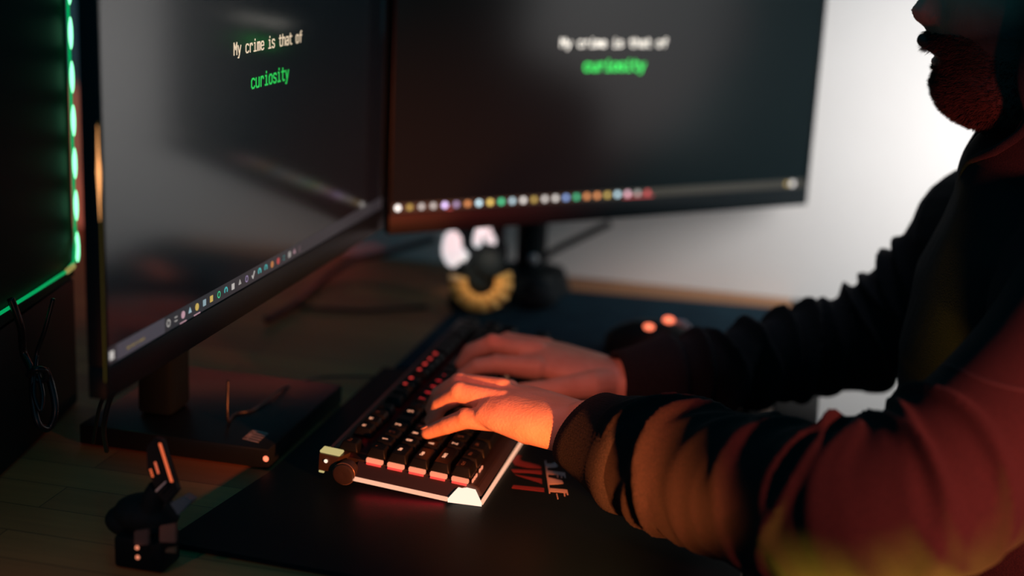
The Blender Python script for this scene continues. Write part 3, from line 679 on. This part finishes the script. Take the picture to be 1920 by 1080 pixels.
cable('thin vertical cable hanging behind the keyboard with a loop', [atZ(428, 790, .772)+V((0,0,.040)), atZ(427, 795, .772)+V((0, 0, .004)), atZ(440, 776, .7718), atZ(470, 770, .7718), atZ(495, 755, .7718), atZ(530, 728, .7722), atZ(600, 708, .7560), atZ(700, 706, .7560)], .0013)
bl = bmesh.new(); add_ell(bl, (-.345, 1.700, .7715), (.030, .026, .0165)); add_ell(bl, (-.340, 1.692, .778), (.020, .018, .0175)); o = done('cable_box', bl, M['matte']); remesh(o, .002, 2)
tag(o, 'small rounded black box under the far monitor by its arm', 'cable box')

# ================================================================= TILTED DEVICE, lower left
dv = thing('clamp_stand', 'small black stand at lower left holding up a tilted slotted device', 'stand', (-.468, .902, .7505))
def DP(x, y, d=1.06): return atD(x, y, d)
dd = 1/2500.
bm = bmesh.new(); add_box(bm, (-.490, .885, .7507), (-.450, .915, .7760), .003)
done('base', bm, M['black'], dv, True, 40)
bm = bmesh.new(); add_ell(bm, DP(275, 962, 1.075), (.026, .020, .0150)); add_ell(bm, DP(240, 975, 1.08), (.018, .015, .012)); add_tube(bm, [DP(285, 1000, 1.065), DP(283, 960, 1.065), DP(290, 930, 1.06), DP(300, 915, 1.058)], .009, 12)
o = done('joint', bm, M['matte'], dv); remesh(o, .0014, 2)
def plate(name, pts, d, th, m, parent, label=None):
    bm = bmesh.new(); f = [atD(x, y, d) for x, y in pts]; bk = [p + fwd*th for p in f]
    a = [bm.verts.new(p) for p in f]; b = [bm.verts.new(p) for p in bk]; n = len(pts)
    bm.faces.new(a); bm.faces.new(b[::-1])
    for k in range(n): bm.faces.new((a[k], b[k], b[(k+1) % n], a[(k+1) % n]))
    if th > .003: bmesh.ops.bevel(bm, geom=list(bm.edges), offset=.0006, segments=2, affect='EDGES')
    o = done(name, bm, m, parent, False)
    if label: o['label'] = label
    return o
plate('copper_plate', [(299, 986), (330, 981), (330, 1018), (298, 1017)], 1.040, .006, M['copper'], dv)
plate('copper_plate', [(251, 996), (279, 992), (279, 1022), (251, 1024)], 1.040, .006, mat('dark_copper', (.07, .035, .03), .5), dv)
plate('copper_plate', [(312, 1028), (330, 1026), (330, 1038), (308, 1036)], 1.040, .004, mat('dull_brass', (.14, .07, .03), .5), dv)
for y in (1027, 1045):
    bm = bmesh.new(); add_ell(bm, DP(257 if y < 1040 else 258, y, 1.037), (.0016, .0012, .0016)); done('indicator_light', bm, em('ind', (1, .30, .16), .8), dv)
tv = thing('tilted_device', 'slim dark device tilted on the small stand at lower left, with glowing orange slots', 'device', DP(315, 940, 1.05))
plate('housing', [(274, 838), (290, 820), (304, 826), (326, 905), (334, 920), (312, 946), (296, 930), (276, 880)], 1.048, .012, M['black'], tv)
bm = bmesh.new()
for k in range(24):
    t = k/23; add_ell(bm, atD(300+21.5*t, 833+69*t, 1.0475), (.0013, .0008, .0010), None, 8, 6)
add_tube(bm, [atD(300, 833, 1.0480), atD(321.5, 902, 1.0480)], .0008, 8)
done('glowing_slot', bm, em('slot_orange', (1, .17, .06), .75), tv)
bm = bmesh.new(); add_tube(bm, [atD(290.5, 866, 1.0475), atD(297, 888, 1.0475)], .0008, 8); done('glowing_slot', bm, em('slot_orange_b', (1, .18, .08), .65), tv)
for k in range(4):
    bm = bmesh.new(); add_ell(bm, atD(282.3+1.2*k, 881+4*k, 1.0475), (.0010, .0006, .0006), None, 8, 6); done('indicator_light', bm, M['e_orange'], tv)
plate('end_block', [(291, 918), (307, 902), (318, 912), (302, 928)], 1.046, .014, M['black'], tv)
plate('end_block', [(318, 944), (344, 930), (360, 940), (333, 966)], 1.044, .020, M['grey'], tv, 'bluish grey end block')
plate('edge_line', [(291, 920), (310, 902), (312, 904), (293, 923)], 1.0450, .002, M['silver'], tv)
plate('edge_line', [(331, 963), (358, 935), (361, 937), (334, 966)], 1.0430, .002, M['grey'], tv)

# ================================================================= PERSON
person = thing('person', 'bearded person in a dark hoodie with hood up, typing on the keyboard', 'person', (.24, 1.28, .02))
HY = 1.28
# --- head: horizontal slices, front profile measured on the mid plane
prof_face = [  # z, profile x (nose included), face x without nose, half width, back x, flatness
 (1.040, .155, .155, .050, .235), (1.060, .142, .142, .052, .235), (1.076, .122, .122, .055, .236), (1.084, .100, .100, .056, .238), (1.092, .088, .088, .058, .240),
 (1.102, .0810, .0810, .061, .243), (1.113, .0775, .0775, .063, .246), (1.124, .0800, .0800, .065, .249), (1.131, .0735, .0775, .066, .251), (1.1345, .0775, .0785, .0665, .252),
 (1.138, .0720, .0770, .067, .253), (1.147, .0680, .0755, .068, .256), (1.154, .0680, .0750, .069, .258), (1.1585, .0650, .0750, .070, .259), (1.1645, .0560, .0745, .070, .261), (1.1722, .0520, .0745, .071, .263),
 (1.182, .0580, .0745, .072, .265), (1.196, .0650, .0755, .073, .266), (1.210, .0730, .0780, .074, .267), (1.222, .0740, .0745, .075, .267), (1.240, .0735, .0735, .076, .266),
 (1.262, .0780, .0780, .076, .262), (1.284, .0900, .0900, .072, .252), (1.302, .108, .108, .060, .235), (1.314, .130, .130, .042, .212), (1.318, .150, .150, .022, .190)]
def face_pt(row, q):
    z, xn, xf, hw, xb = row
    c, s = math.cos(q), math.sin(q)             # q=0 faces -X
    cx = xf + (xb-xf)*.46
    ax_ = (cx-xf) if c > 0 else (xb-cx)
    e = .80 if c > 0 else 1.0
    x = cx - ax_*math.copysign(abs(c)**e, c); y = hw*math.copysign(abs(s)**.92, s)
    sg = .013 if z > 1.15 else .024
    x += (xn-xf)*math.exp(-(y/sg)**2) if c > 0 else 0
    return V((x, HY+y, z))
def face_at(z, q):
    for a, b in zip(prof_face, prof_face[1:]):
        if a[0] <= z <= b[0]:
            t = (z-a[0])/(b[0]-a[0]); return face_pt(a, q).lerp(face_pt(b, q), t)
bm = bmesh.new()
Q = [2*PI*k/64 for k in range(64)]
add_loft(bm, [[face_pt(r, q) for q in Q] for r in prof_face])
# eye sockets stay simple; brow, ears and neck
for s in (-1, 1):
    add_ell(bm, (.0810, HY+s*.031, 1.218), (.008, .017, .006))
    add_ell(bm, (.165, HY+s*.073, 1.190), (.017, .008, .030), Matrix.Rotation(R(15), 3, 'Y'))
    add_ell(bm, (.0775, HY+s*.0115, 1.1680), (.010, .0075, .0075))
add_capsule(bm, (.184, HY, 1.10), (.205, HY, .985), .058, .062, 24)
# torso core, hips
for p0, p1, a, b in [((.205, HY, .935), (.215, HY, .86), .080, .095), ((.215, HY, .86), (.30, HY, .58), .095, .10)]:
    for dy in (-.055, .055): add_capsule(bm, V(p0)+V((0, dy, 0)), V(p1)+V((0, dy, 0)), a*.85, b*.85, 20)
arms = {
 'L': dict(sh=(.205, 1.095, .965), el=(.055, .965, .828), wr=(-.176, 1.108, .824)),
 'R': dict(sh=(.175, 1.445, .945), el=(.040, 1.455, .812), wr=(-.176, 1.337, .793))}
for s, a in arms.items():
    add_capsule(bm, (.205, HY+(-.05 if s == 'L' else .05), .955), a['sh'], .045, .045, 16)
    add_capsule(bm, a['sh'], a['el'], .040, .030, 16)
    w_ = V(a['wr']); e_ = V(a['el']); add_capsule(bm, e_, e_.lerp(w_, .5), .030, .029, 16); add_capsule(bm, e_.lerp(w_, .45), w_, .029, .0235, 16)
# --- hands
def hand(bm, wr, fingers, thumb, palm_w):
    wr = V(wr)
    names = ['pinky', 'ring', 'mid', 'idx']
    mcps = [V(fingers[n][0]) for n in names]
    lat = (mcps[3]-mcps[0]).normalized(); mc = (mcps[1]+mcps[2])/2
    fw = (mc-wr).normalized(); nrm = fw.cross(lat).normalized()
    if nrm.z < 0: nrm = -nrm
    lat = (lat - fw*lat.dot(fw)).normalized()
    # palm loft from wrist to knuckles
    rings = []
    for t, hw, hh, off in ((-.12, .0270, .0195, 0), (0, .0275, .0190, -.001), (.2, .0310, .0200, -.004), (.5, .0365, .0190, -.005), (.8, .0395, .0155, -.004), (.97, .0390, .0120, -.003), (1.06, .034, .0085, -.003)):
        c = wr.lerp(mc, t) + nrm*off; r = []
        for k in range(28):
            q = 2*PI*k/28; cc, ss = math.cos(q), math.sin(q)
            arch = -.0045*(cc*cc)*t
            r.append(c + lat*hw*math.copysign(abs(cc)**.8, cc) + nrm*(hh*math.copysign(abs(ss)**.9, ss)+arch))
        rings.append(r)
    add_loft(bm, rings)
    for i, n in enumerate(names):
        j = [V(p) for p in fingers[n]]; base = [.0096, .0104, .0107, .0104][i]
        rr_ = [base*1.16, base*.94, base*.80, base*.64]
        add_capsule(bm, wr.lerp(j[0], .25)+nrm*.0062+lat*(i-1.5)*.0045, j[0]+nrm*.0020, .0070, .0075)      # metacarpal / tendon
        add_ell(bm, j[0]+nrm*.0016, (base*1.10, base*1.10, base*1.02))
        for a in range(3): add_capsule(bm, j[a], j[a+1], rr_[a], rr_[a+1])
        add_ell(bm, j[1]+nrm*.0004, (base*.98,)*3); add_ell(bm, j[2], (base*.83,)*3)
        # web between fingers
        if i < 3: add_capsule(bm, mcps[i].lerp(mcps[i+1], .5)-nrm*.004 - fw*.012, mcps[i].lerp(mcps[i+1], .5)-nrm*.003+fw*.009, .0100, .0085)
    j = [V(p) for p in thumb]
    add_capsule(bm, wr.lerp(j[0], .3), j[0], .0150, .0150); add_capsule(bm, j[0], j[1], .0145, .0110); add_capsule(bm, j[1], j[2], .0108, .0098); add_capsule(bm, j[2], j[3], .0100, .0078)
    # heel of the hand on the little finger side
    add_capsule(bm, wr.lerp(mcps[0], .05)-nrm*.005, wr.lerp(mcps[0], .75)-nrm*.008, .0150, .0120)
    return nrm
LH = {'pinky': [(-.246, 1.118, .818), (-.284, 1.123, .813), (-.302, 1.127, .803), (-.3205, 1.131, .7925)],
      'ring': [(-.256, 1.137, .826), (-.296, 1.144, .828), (-.315, 1.150, .813), (-.323, 1.153, .7945)],
      'mid': [(-.262, 1.158, .829), (-.302, 1.167, .828), (-.322, 1.174, .813), (-.330, 1.179, .7965)],
      'idx': [(-.260, 1.178, .822), (-.300, 1.190, .820), (-.319, 1.198, .808), (-.327, 1.205, .7960)]}
LT = [(-.205, 1.152, .812), (-.240, 1.188, .806), (-.262, 1.210, .799), (-.280, 1.226, .7930)]
RH = {'idx': [(-.262, 1.326, .816), (-.300, 1.317, .818), (-.318, 1.312, .810), (-.331, 1.309, .7950)],
      'mid': [(-.267, 1.349, .826), (-.311, 1.343, .830), (-.332, 1.340, .815), (-.341, 1.339, .7960)],
      'ring': [(-.262, 1.371, .822), (-.302, 1.373, .825), (-.322, 1.374, .812), (-.331, 1.375, .7960)],
      'pinky': [(-.252, 1.391, .812), (-.284, 1.399, .813), (-.300, 1.403, .806), (-.312, 1.406, .7950)]}
RT = [(-.205, 1.318, .797), (-.240, 1.296, .795), (-.262, 1.284, .794), (-.282, 1.276, .7925)]
def shift(H_, dy, dz):
    return {n: [(x, y+dy, max(z+dz*(1 if i < 2 else .5 if i == 2 else 0), .7935)) for i, (x, y, z) in enumerate(j)] for n, j in H_.items()}
RH = shift(RH, -.018, -.011)
RT = [(x, y-.016, z-.001) for x, y, z in RT]
hand(bm, arms['L']['wr'], LH, LT, .04)
hand(bm, arms['R']['wr'], RH, RT, .04)
body = done('body', bm, M['skin'], person)
remesh(body, .0015, 7, .5)
# fingernails
bm_n = None
for H_ in (LH, RH):
    for n_, j in H_.items():
        a, b = V(j[2]), V(j[3]); d = (b-a).normalized(); up = V((0, 0, 1)); up = (up - d*up.dot(d)).normalized(); sd = d.cross(up)
        bm = bmesh.new(); rot = Matrix((sd, d, up)).transposed()
        add_ell(bm, b + up*.0052 - d*.001, (.0044, .0058, .0012), rot); done('fingernail', bm, mat('nail', (.62, .38, .30), .3), body)
# brows
for s in (-1, 1):
    bm = bmesh.new(); add_tube(bm, spline([(.0735, HY+s*.014, 1.2235), (.0740, HY+s*.030, 1.2285), (.0850, HY+s*.046, 1.2235)], 6), .0035, 8); done('eyebrow', bm, M['hair'], body)
# eyes and lips
for s in (-1, 1):
    bm = bmesh.new(); add_ell(bm, (.0870, HY+s*.031, 1.2040), (.0115, .0125, .0115)); ey = done('eye', bm, M['white'], body)
    bm = bmesh.new(); add_ell(bm, (.0772, HY+s*.0305, 1.2040), (.0022, .0052, .0052)); done('iris', bm, mat('iris', (.05, .03, .02), .2), body)
    bm = bmesh.new(); add_ell(bm, (.0872, HY+s*.031, 1.2068), (.0124, .0135, .0108)); done('eyelid', bm, M['skin'], body)
bm = bmesh.new(); add_ell(bm, (.0790, HY, 1.1385), (.0050, .019, .0032)); add_ell(bm, (.0795, HY, 1.1300), (.0052, .018, .0036)); done('lips', bm, M['lip'], body)
# beard and moustache: many short hairs growing from the jaw
bm = bmesh.new()
def hair(p, d, L, r):
    d = d.normalized(); a = V((0, 1, 0)) if abs(d.y) < .8 else V((1, 0, 0)); s = d.cross(a).normalized(); u = d.cross(s)
    b = [bm.verts.new(p + (s*math.cos(2*PI*k/3)+u*math.sin(2*PI*k/3))*r) for k in range(3)]; t = bm.verts.new(p + d*L)
    for k in range(3): bm.faces.new((b[k], b[(k+1) % 3], t))
for _ in range(15000):
    q = random.uniform(-1.9, 1.9) if random.random() < .5 else random.gauss(0, .45); z = random.uniform(1.080, 1.156)
    if abs(q) > 1.9: continue
    y = face_at(z, q)
    if 1.1275 < z < 1.142 and abs(y.y-HY) < .026: continue
    if z > 1.142 and abs(y.y-HY) > .030 and z > 1.20-.05*abs(q): continue
    p = y; c = V((.16, HY, z)); d = (p-c).normalized()
    must = z >= 1.142 and abs(p.y-HY) < .03
    dz = -.8 if z < 1.10 else -.35
    L = random.uniform(.004, .0075) + (.0045*random.random() if must else 0)
    dd_ = V((d.x, d.y, dz if not must else -.75)) + V((random.gauss(0, .25),)*1 + (random.gauss(0, .25), random.gauss(0, .25)))
    hair(p - d*.001, dd_, L, .00035)
for _ in range(1500):                        # under the chin
    q = random.uniform(-1.4, 1.4); z = random.uniform(1.0765, 1.086); p = face_at(z, q)
    if p is None: continue
    hair(p, V((random.gauss(-.3, .3), random.gauss(0, .3), -1)), random.uniform(.003, .006), .00035)
done('beard', bm, M['hair'], body, False)
# moustache volume
bm = bmesh.new()
for s in (-1, 1): add_capsule(bm, (.0665, HY+s*.002, 1.1475), (.080, HY+s*.027, 1.139), .0060, .0035)
done('moustache', bm, M['hair'], body)

# --- hoodie: torso and sleeves grown together
def sleeve(bm, pts, rads, folds, sec=1.0, nr=150, ns=72, seed=1, up=V((0, 0, 1))):
    rnd = random.Random(seed)
    cen = spline(pts, nr//(len(pts)-1)); N = len(cen)
    S = [0]
    for a, b in zip(cen, cen[1:]): S.append(S[-1]+(b-a).length)
    rings = []
    for i, c in enumerate(cen):
        t = (cen[min(i+1, N-1)]-cen[max(i-1, 0)]).normalized()
        s = t.cross(up).normalized(); u = s.cross(t)          # u: roughly up; s: sideways
        r = lerp_list(rads, i/(N-1)); ring = []
        for k in range(ns):
            q = 2*PI*k/ns; d = 0
            for (s0, sk, ph, wd, am, th0, spread) in folds:
                ss = s0 + sk*math.cos(q-ph) + .006*math.sin(2*q+ph*3)
                x = (S[i]-ss)/wd
                ang = (1-math.cos(q-th0))/2
                d += am*math.exp(-x*x)*(1 - ang**1.5*(1-spread))
            ring.append(c + (s*math.cos(q) + u*math.sin(q))*(r+d))
        rings.append(ring)
    add_loft(bm, rings); return cen, rings
def mkfolds(s0, s1, n, am, skew, seed, side):
    rnd = random.Random(seed); out = []
    for k in range(n):
        s = s0 + (s1-s0)*(k+.5)/n + rnd.uniform(-.006, .006)
        a = am*rnd.uniform(.65, 1.25)
        out.append((s, skew*rnd.uniform(.5, 1.4), side+rnd.uniform(-.6, .6), rnd.uniform(.0042, .0062), a, side+rnd.uniform(-1.1, 1.1), rnd.uniform(.0, .45)))
    return out
bm = bmesh.new()
Lp = [(-.140, 1.083, .822), (-.085, 1.040, .823), (-.015, .995, .829), (.052, .968, .840), (.110, .995, .868), (.165, 1.045, .915), (.215, 1.110, .975), (.215, 1.18, .985)]
cenL, ringsL = sleeve(bm, Lp, [.043, .049, .054, .059, .064, .066, .072, .075], mkfolds(.012, .30, 16, .0105, .014, 5, PI*.85) + [(a_+.006, b_*1.5, c_+.4, .0040, .0035, f_+.7, g_) for a_, b_, c_, d_, e_, f_, g_ in mkfolds(.02, .27, 13, .01, .012, 21, PI*.9)], seed=3)
Rp = [(-.148, 1.354, .795), (-.075, 1.400, .799), (.000, 1.445, .812), (.058, 1.460, .832), (.112, 1.455, .885), (.158, 1.440, .950), (.19, 1.39, .955)]
cenR, ringsR = sleeve(bm, Rp, [.034, .038, .044, .052, .057, .070, .078], mkfolds(.020, .33, 12, .0130, .012, 11, PI*.35), seed=8)
# torso rings
tr = [(.50, .295, .150, .190), (.56, .285, .150, .192), (.64, .262, .150, .188), (.72, .238, .148, .182), (.80, .222, .142, .178), (.88, .208, .130, .176), (.94, .200, .114, .178), (.985, .196, .098, .165), (1.015, .190, .084, .125), (1.035, .186, .078, .092), (1.056, .184, .070, .076), (1.074, .190, .064, .072)]
rings = []
for z, cx, hx, hy in tr:
    ring = []
    for k in range(64):
        q = 2*PI*k/64; c, s = math.cos(q), math.sin(q)
        wob = 1 + .018*math.sin(3*q+z*40) + .012*math.sin(7*q-z*60)
        ring.append(V((cx + hx*math.copysign(abs(c)**.85, c)*wob, HY + hy*math.copysign(abs(s)**.85, s)*wob, z)))
    rings.append(ring)
add_loft(bm, rings)
add_capsule(bm, (.20, 1.16, .965), (.200, 1.115, .955), .072, .070, 24)
add_capsule(bm, (.195, 1.34, .975), (.160, 1.435, .948), .074, .078, 24)
hoodie = done('hoodie', bm, M['hoodie'], person)
remesh(hoodie, .0027, 2, .5)
# cuffs
def cuff(c0, c1, r0, r1, flat, tilt=0.0):
    bm = bmesh.new(); c0, c1 = V(c0), V(c1); t = (c1-c0).normalized(); s = t.cross(V((0, 0, 1))).normalized(); u = s.cross(t)
    rings = []
    prof = [(0.02, -.0035), (0, -.001), (.03, .0015), (.2, .001), (.5, .0015), (.8, .003), (1.0, .006), (1.15, .004), (1.2, -.004)]
    for f, dr in prof:
        r = r0 + (r1-r0)*min(1, f) + dr
        rings.append([c0.lerp(c1, f) + t*(tilt*math.sin(q)*max(0, 1-f*.6)) + (s*math.cos(q)*flat + u*math.sin(q))*(r + .00025*math.cos(80*q)) for q in [2*PI*k/240 for k in range(240)]])
    add_loft(bm, rings, False)
    inner = [[c0.lerp(c1, f) + t*(tilt*math.sin(q)*(1-f*.6)) + (s*math.cos(q)*flat + u*math.sin(q))*(r) for q in [2*PI*k/240 for k in range(240)]] for f, r in ((.02, r0-.0035), (.5, r0-.004))]
    add_loft(bm, inner, False)
    return done('cuff', bm, M['rib'], hoodie)
cuff((-.178, 1.109, .822), (-.128, 1.072, .819), .0350, .0460, .95, .012)
cuff((-.186, 1.331, .793), (-.140, 1.360, .794), .0290, .0385, .95)
# hood up around the head
bm = bmesh.new(); rings = []
for z, cx, rx, ry, rim in [(1.030, .196, .086, .092, 3.0), (1.050, .196, .084, .092, 2.85), (1.070, .194, .088, .096, 2.35), (1.095, .190, .094, .100, 2.02), (1.13, .184, .104, .106, 2.02), (1.18, .186, .108, .108, 2.02), (1.23, .186, .108, .106, 2.05), (1.28, .184, .100, .098, 2.15), (1.31, .180, .088, .084, 2.3), (1.335, .176, .066, .062, 2.6), (1.346, .176, .03, .03, 3.0)]:
    ring = []
    for k in range(49):
        q = -rim + 2*rim*k/48
        wob = 1 + .012*math.sin(5*q + z*50)
        ring.append(V((cx + rx*math.cos(q)*wob, HY + ry*math.sin(q)*wob, z)))
    rings.append(ring)
vr = [[bm.verts.new(p) for p in r] for r in rings]
for a, b in zip(vr, vr[1:]):
    for k in range(48): bm.faces.new((a[k], a[k+1], b[k+1], b[k]))
hood = done('hood', bm, M['hoodie'], hoodie)
sub = hood.modifiers.new('sub', 'SUBSURF'); sub.levels = 1; sub.render_levels = 1
so = hood.modifiers.new('thick', 'SOLIDIFY'); so.thickness = .005; so.offset = 0
bm = bmesh.new(); rimL = [rings[i][0] for i in range(len(rings))] ; rimR = [rings[i][-1] for i in range(len(rings))]
add_tube(bm, spline([rimL[i] for i in range(len(rimL))] + [rimR[i] for i in range(len(rimR)-1, -1, -1)], 6), .0042, 10); done('rim_hem', bm, M['rib'], hood)
# trousers and shoes
bm = bmesh.new()
for s in (-1, 1):
    add_capsule(bm, (.30, HY+s*.09, .555), (-.10, HY+s*.12, .560), .088, .066, 20); add_capsule(bm, (-.10, HY+s*.12, .56), (-.06, HY+s*.13, .12), .064, .050, 20)
add_capsule(bm, (.31, HY-.07, .56), (.31, HY+.07, .56), .10, .10, 20)
tro = done('trousers', bm, M['jeans'], person); remesh(tro, .006, 4)
for s in (-1, 1):
    bm = bmesh.new(); y = HY+s*.13
    add_capsule(bm, (-.05, y, .065), (-.20, y, .045), .048, .038, 18); add_box(bm, (-.245, y-.042, .003), (.005, y+.042, .028), .008)
    o = done('shoe', bm, M['black'], person); remesh(o, .004, 3)

# ================================================================= CHAIR
ch = thing('office_chair', 'dark office chair under the person, mostly hidden, with a pale grey armrest', 'chair', (.30, 1.28, .0))
bm = bmesh.new(); add_box(bm, (.08, 1.03, .395), (.54, 1.53, .455), .03, None, 4); done('seat', bm, M['chair'], ch, True, 50)
bm = bmesh.new(); add_box(bm, (.505, 1.06, .50), (.565, 1.50, 1.08), .028, None, 4); done('backrest', bm, M['chair'], ch, True, 50)
bm = bmesh.new(); add_box(bm, (.50, 1.25, .38), (.53, 1.31, .56), .006); add_tube(bm, [(.30, 1.28, .09), (.30, 1.28, .395)], .028, 20); done('column', bm, M['metal'], ch, True, 40)
for k in range(5):
    q = 2*PI*k/5 + .3; bm = bmesh.new(); d = V((math.cos(q), math.sin(q), 0))
    add_tube(bm, [V((.30, 1.28, .105)), V((.30, 1.28, .075))+d*.27], [.024, .016], 12); lg = done('base_leg', bm, M['black'], ch)
    bm = bmesh.new(); add_tube(bm, [V((.30, 1.28, .0275))+d*.27 + V((-d.y, d.x, 0))*.016, V((.30, 1.28, .0275))+d*.27 - V((-d.y, d.x, 0))*.016], .027, 16); done('caster', bm, M['black'], lg)
for s in (-1, 1):
    y = HY + s*.27
    bm = bmesh.new(); add_tube(bm, [(.33, y-s*.05, .42), (.33, y, .43), (.33, y, .66)], .014, 12); add_box(bm, (.10, y-.035, .665), (.40, y+.035, .695), .014, None, 4); done('armrest', bm, M['chair'], ch, True, 50)

# stitched seam running across the upper arm and chest of the hoodie
bpy.context.view_layer.update()
dg = bpy.context.evaluated_depsgraph_get()
he = hoodie.evaluated_get(dg); hm = he.to_mesh()
bmh = bmesh.new(); bmh.from_mesh(hm); bmh.transform(he.matrix_world); tree = BVHTree.FromBMesh(bmh)
pts = []
for px, py in spline([(1668, 668, 0), (1700, 664, 0), (1750, 674, 0), (1800, 695, 0), (1850, 715, 0), (1905, 729, 0), (1960, 735, 0)], 6) and [tuple(p)[:2] for p in spline([(1668, 668, 0), (1700, 664, 0), (1750, 674, 0), (1800, 695, 0), (1850, 715, 0), (1905, 729, 0), (1960, 735, 0)], 6)]:
    h = tree.ray_cast(cam_loc, ray(px, py).normalized())
    if h[0] is not None: pts.append(h[0])
bmh.free(); he.to_mesh_clear()
runs = [[]]
for p in pts:
    if runs[-1] and (p-runs[-1][-1]).length > .03: runs.append([])
    runs[-1].append(p)
bm = bmesh.new()
run = max(runs, key=len)
if len(run) > 2: add_tube(bm, run, .0016, 8)
if bm.verts: done('seam', bm, mat('seam_thread', (.004, .005, .006), .9), hoodie)
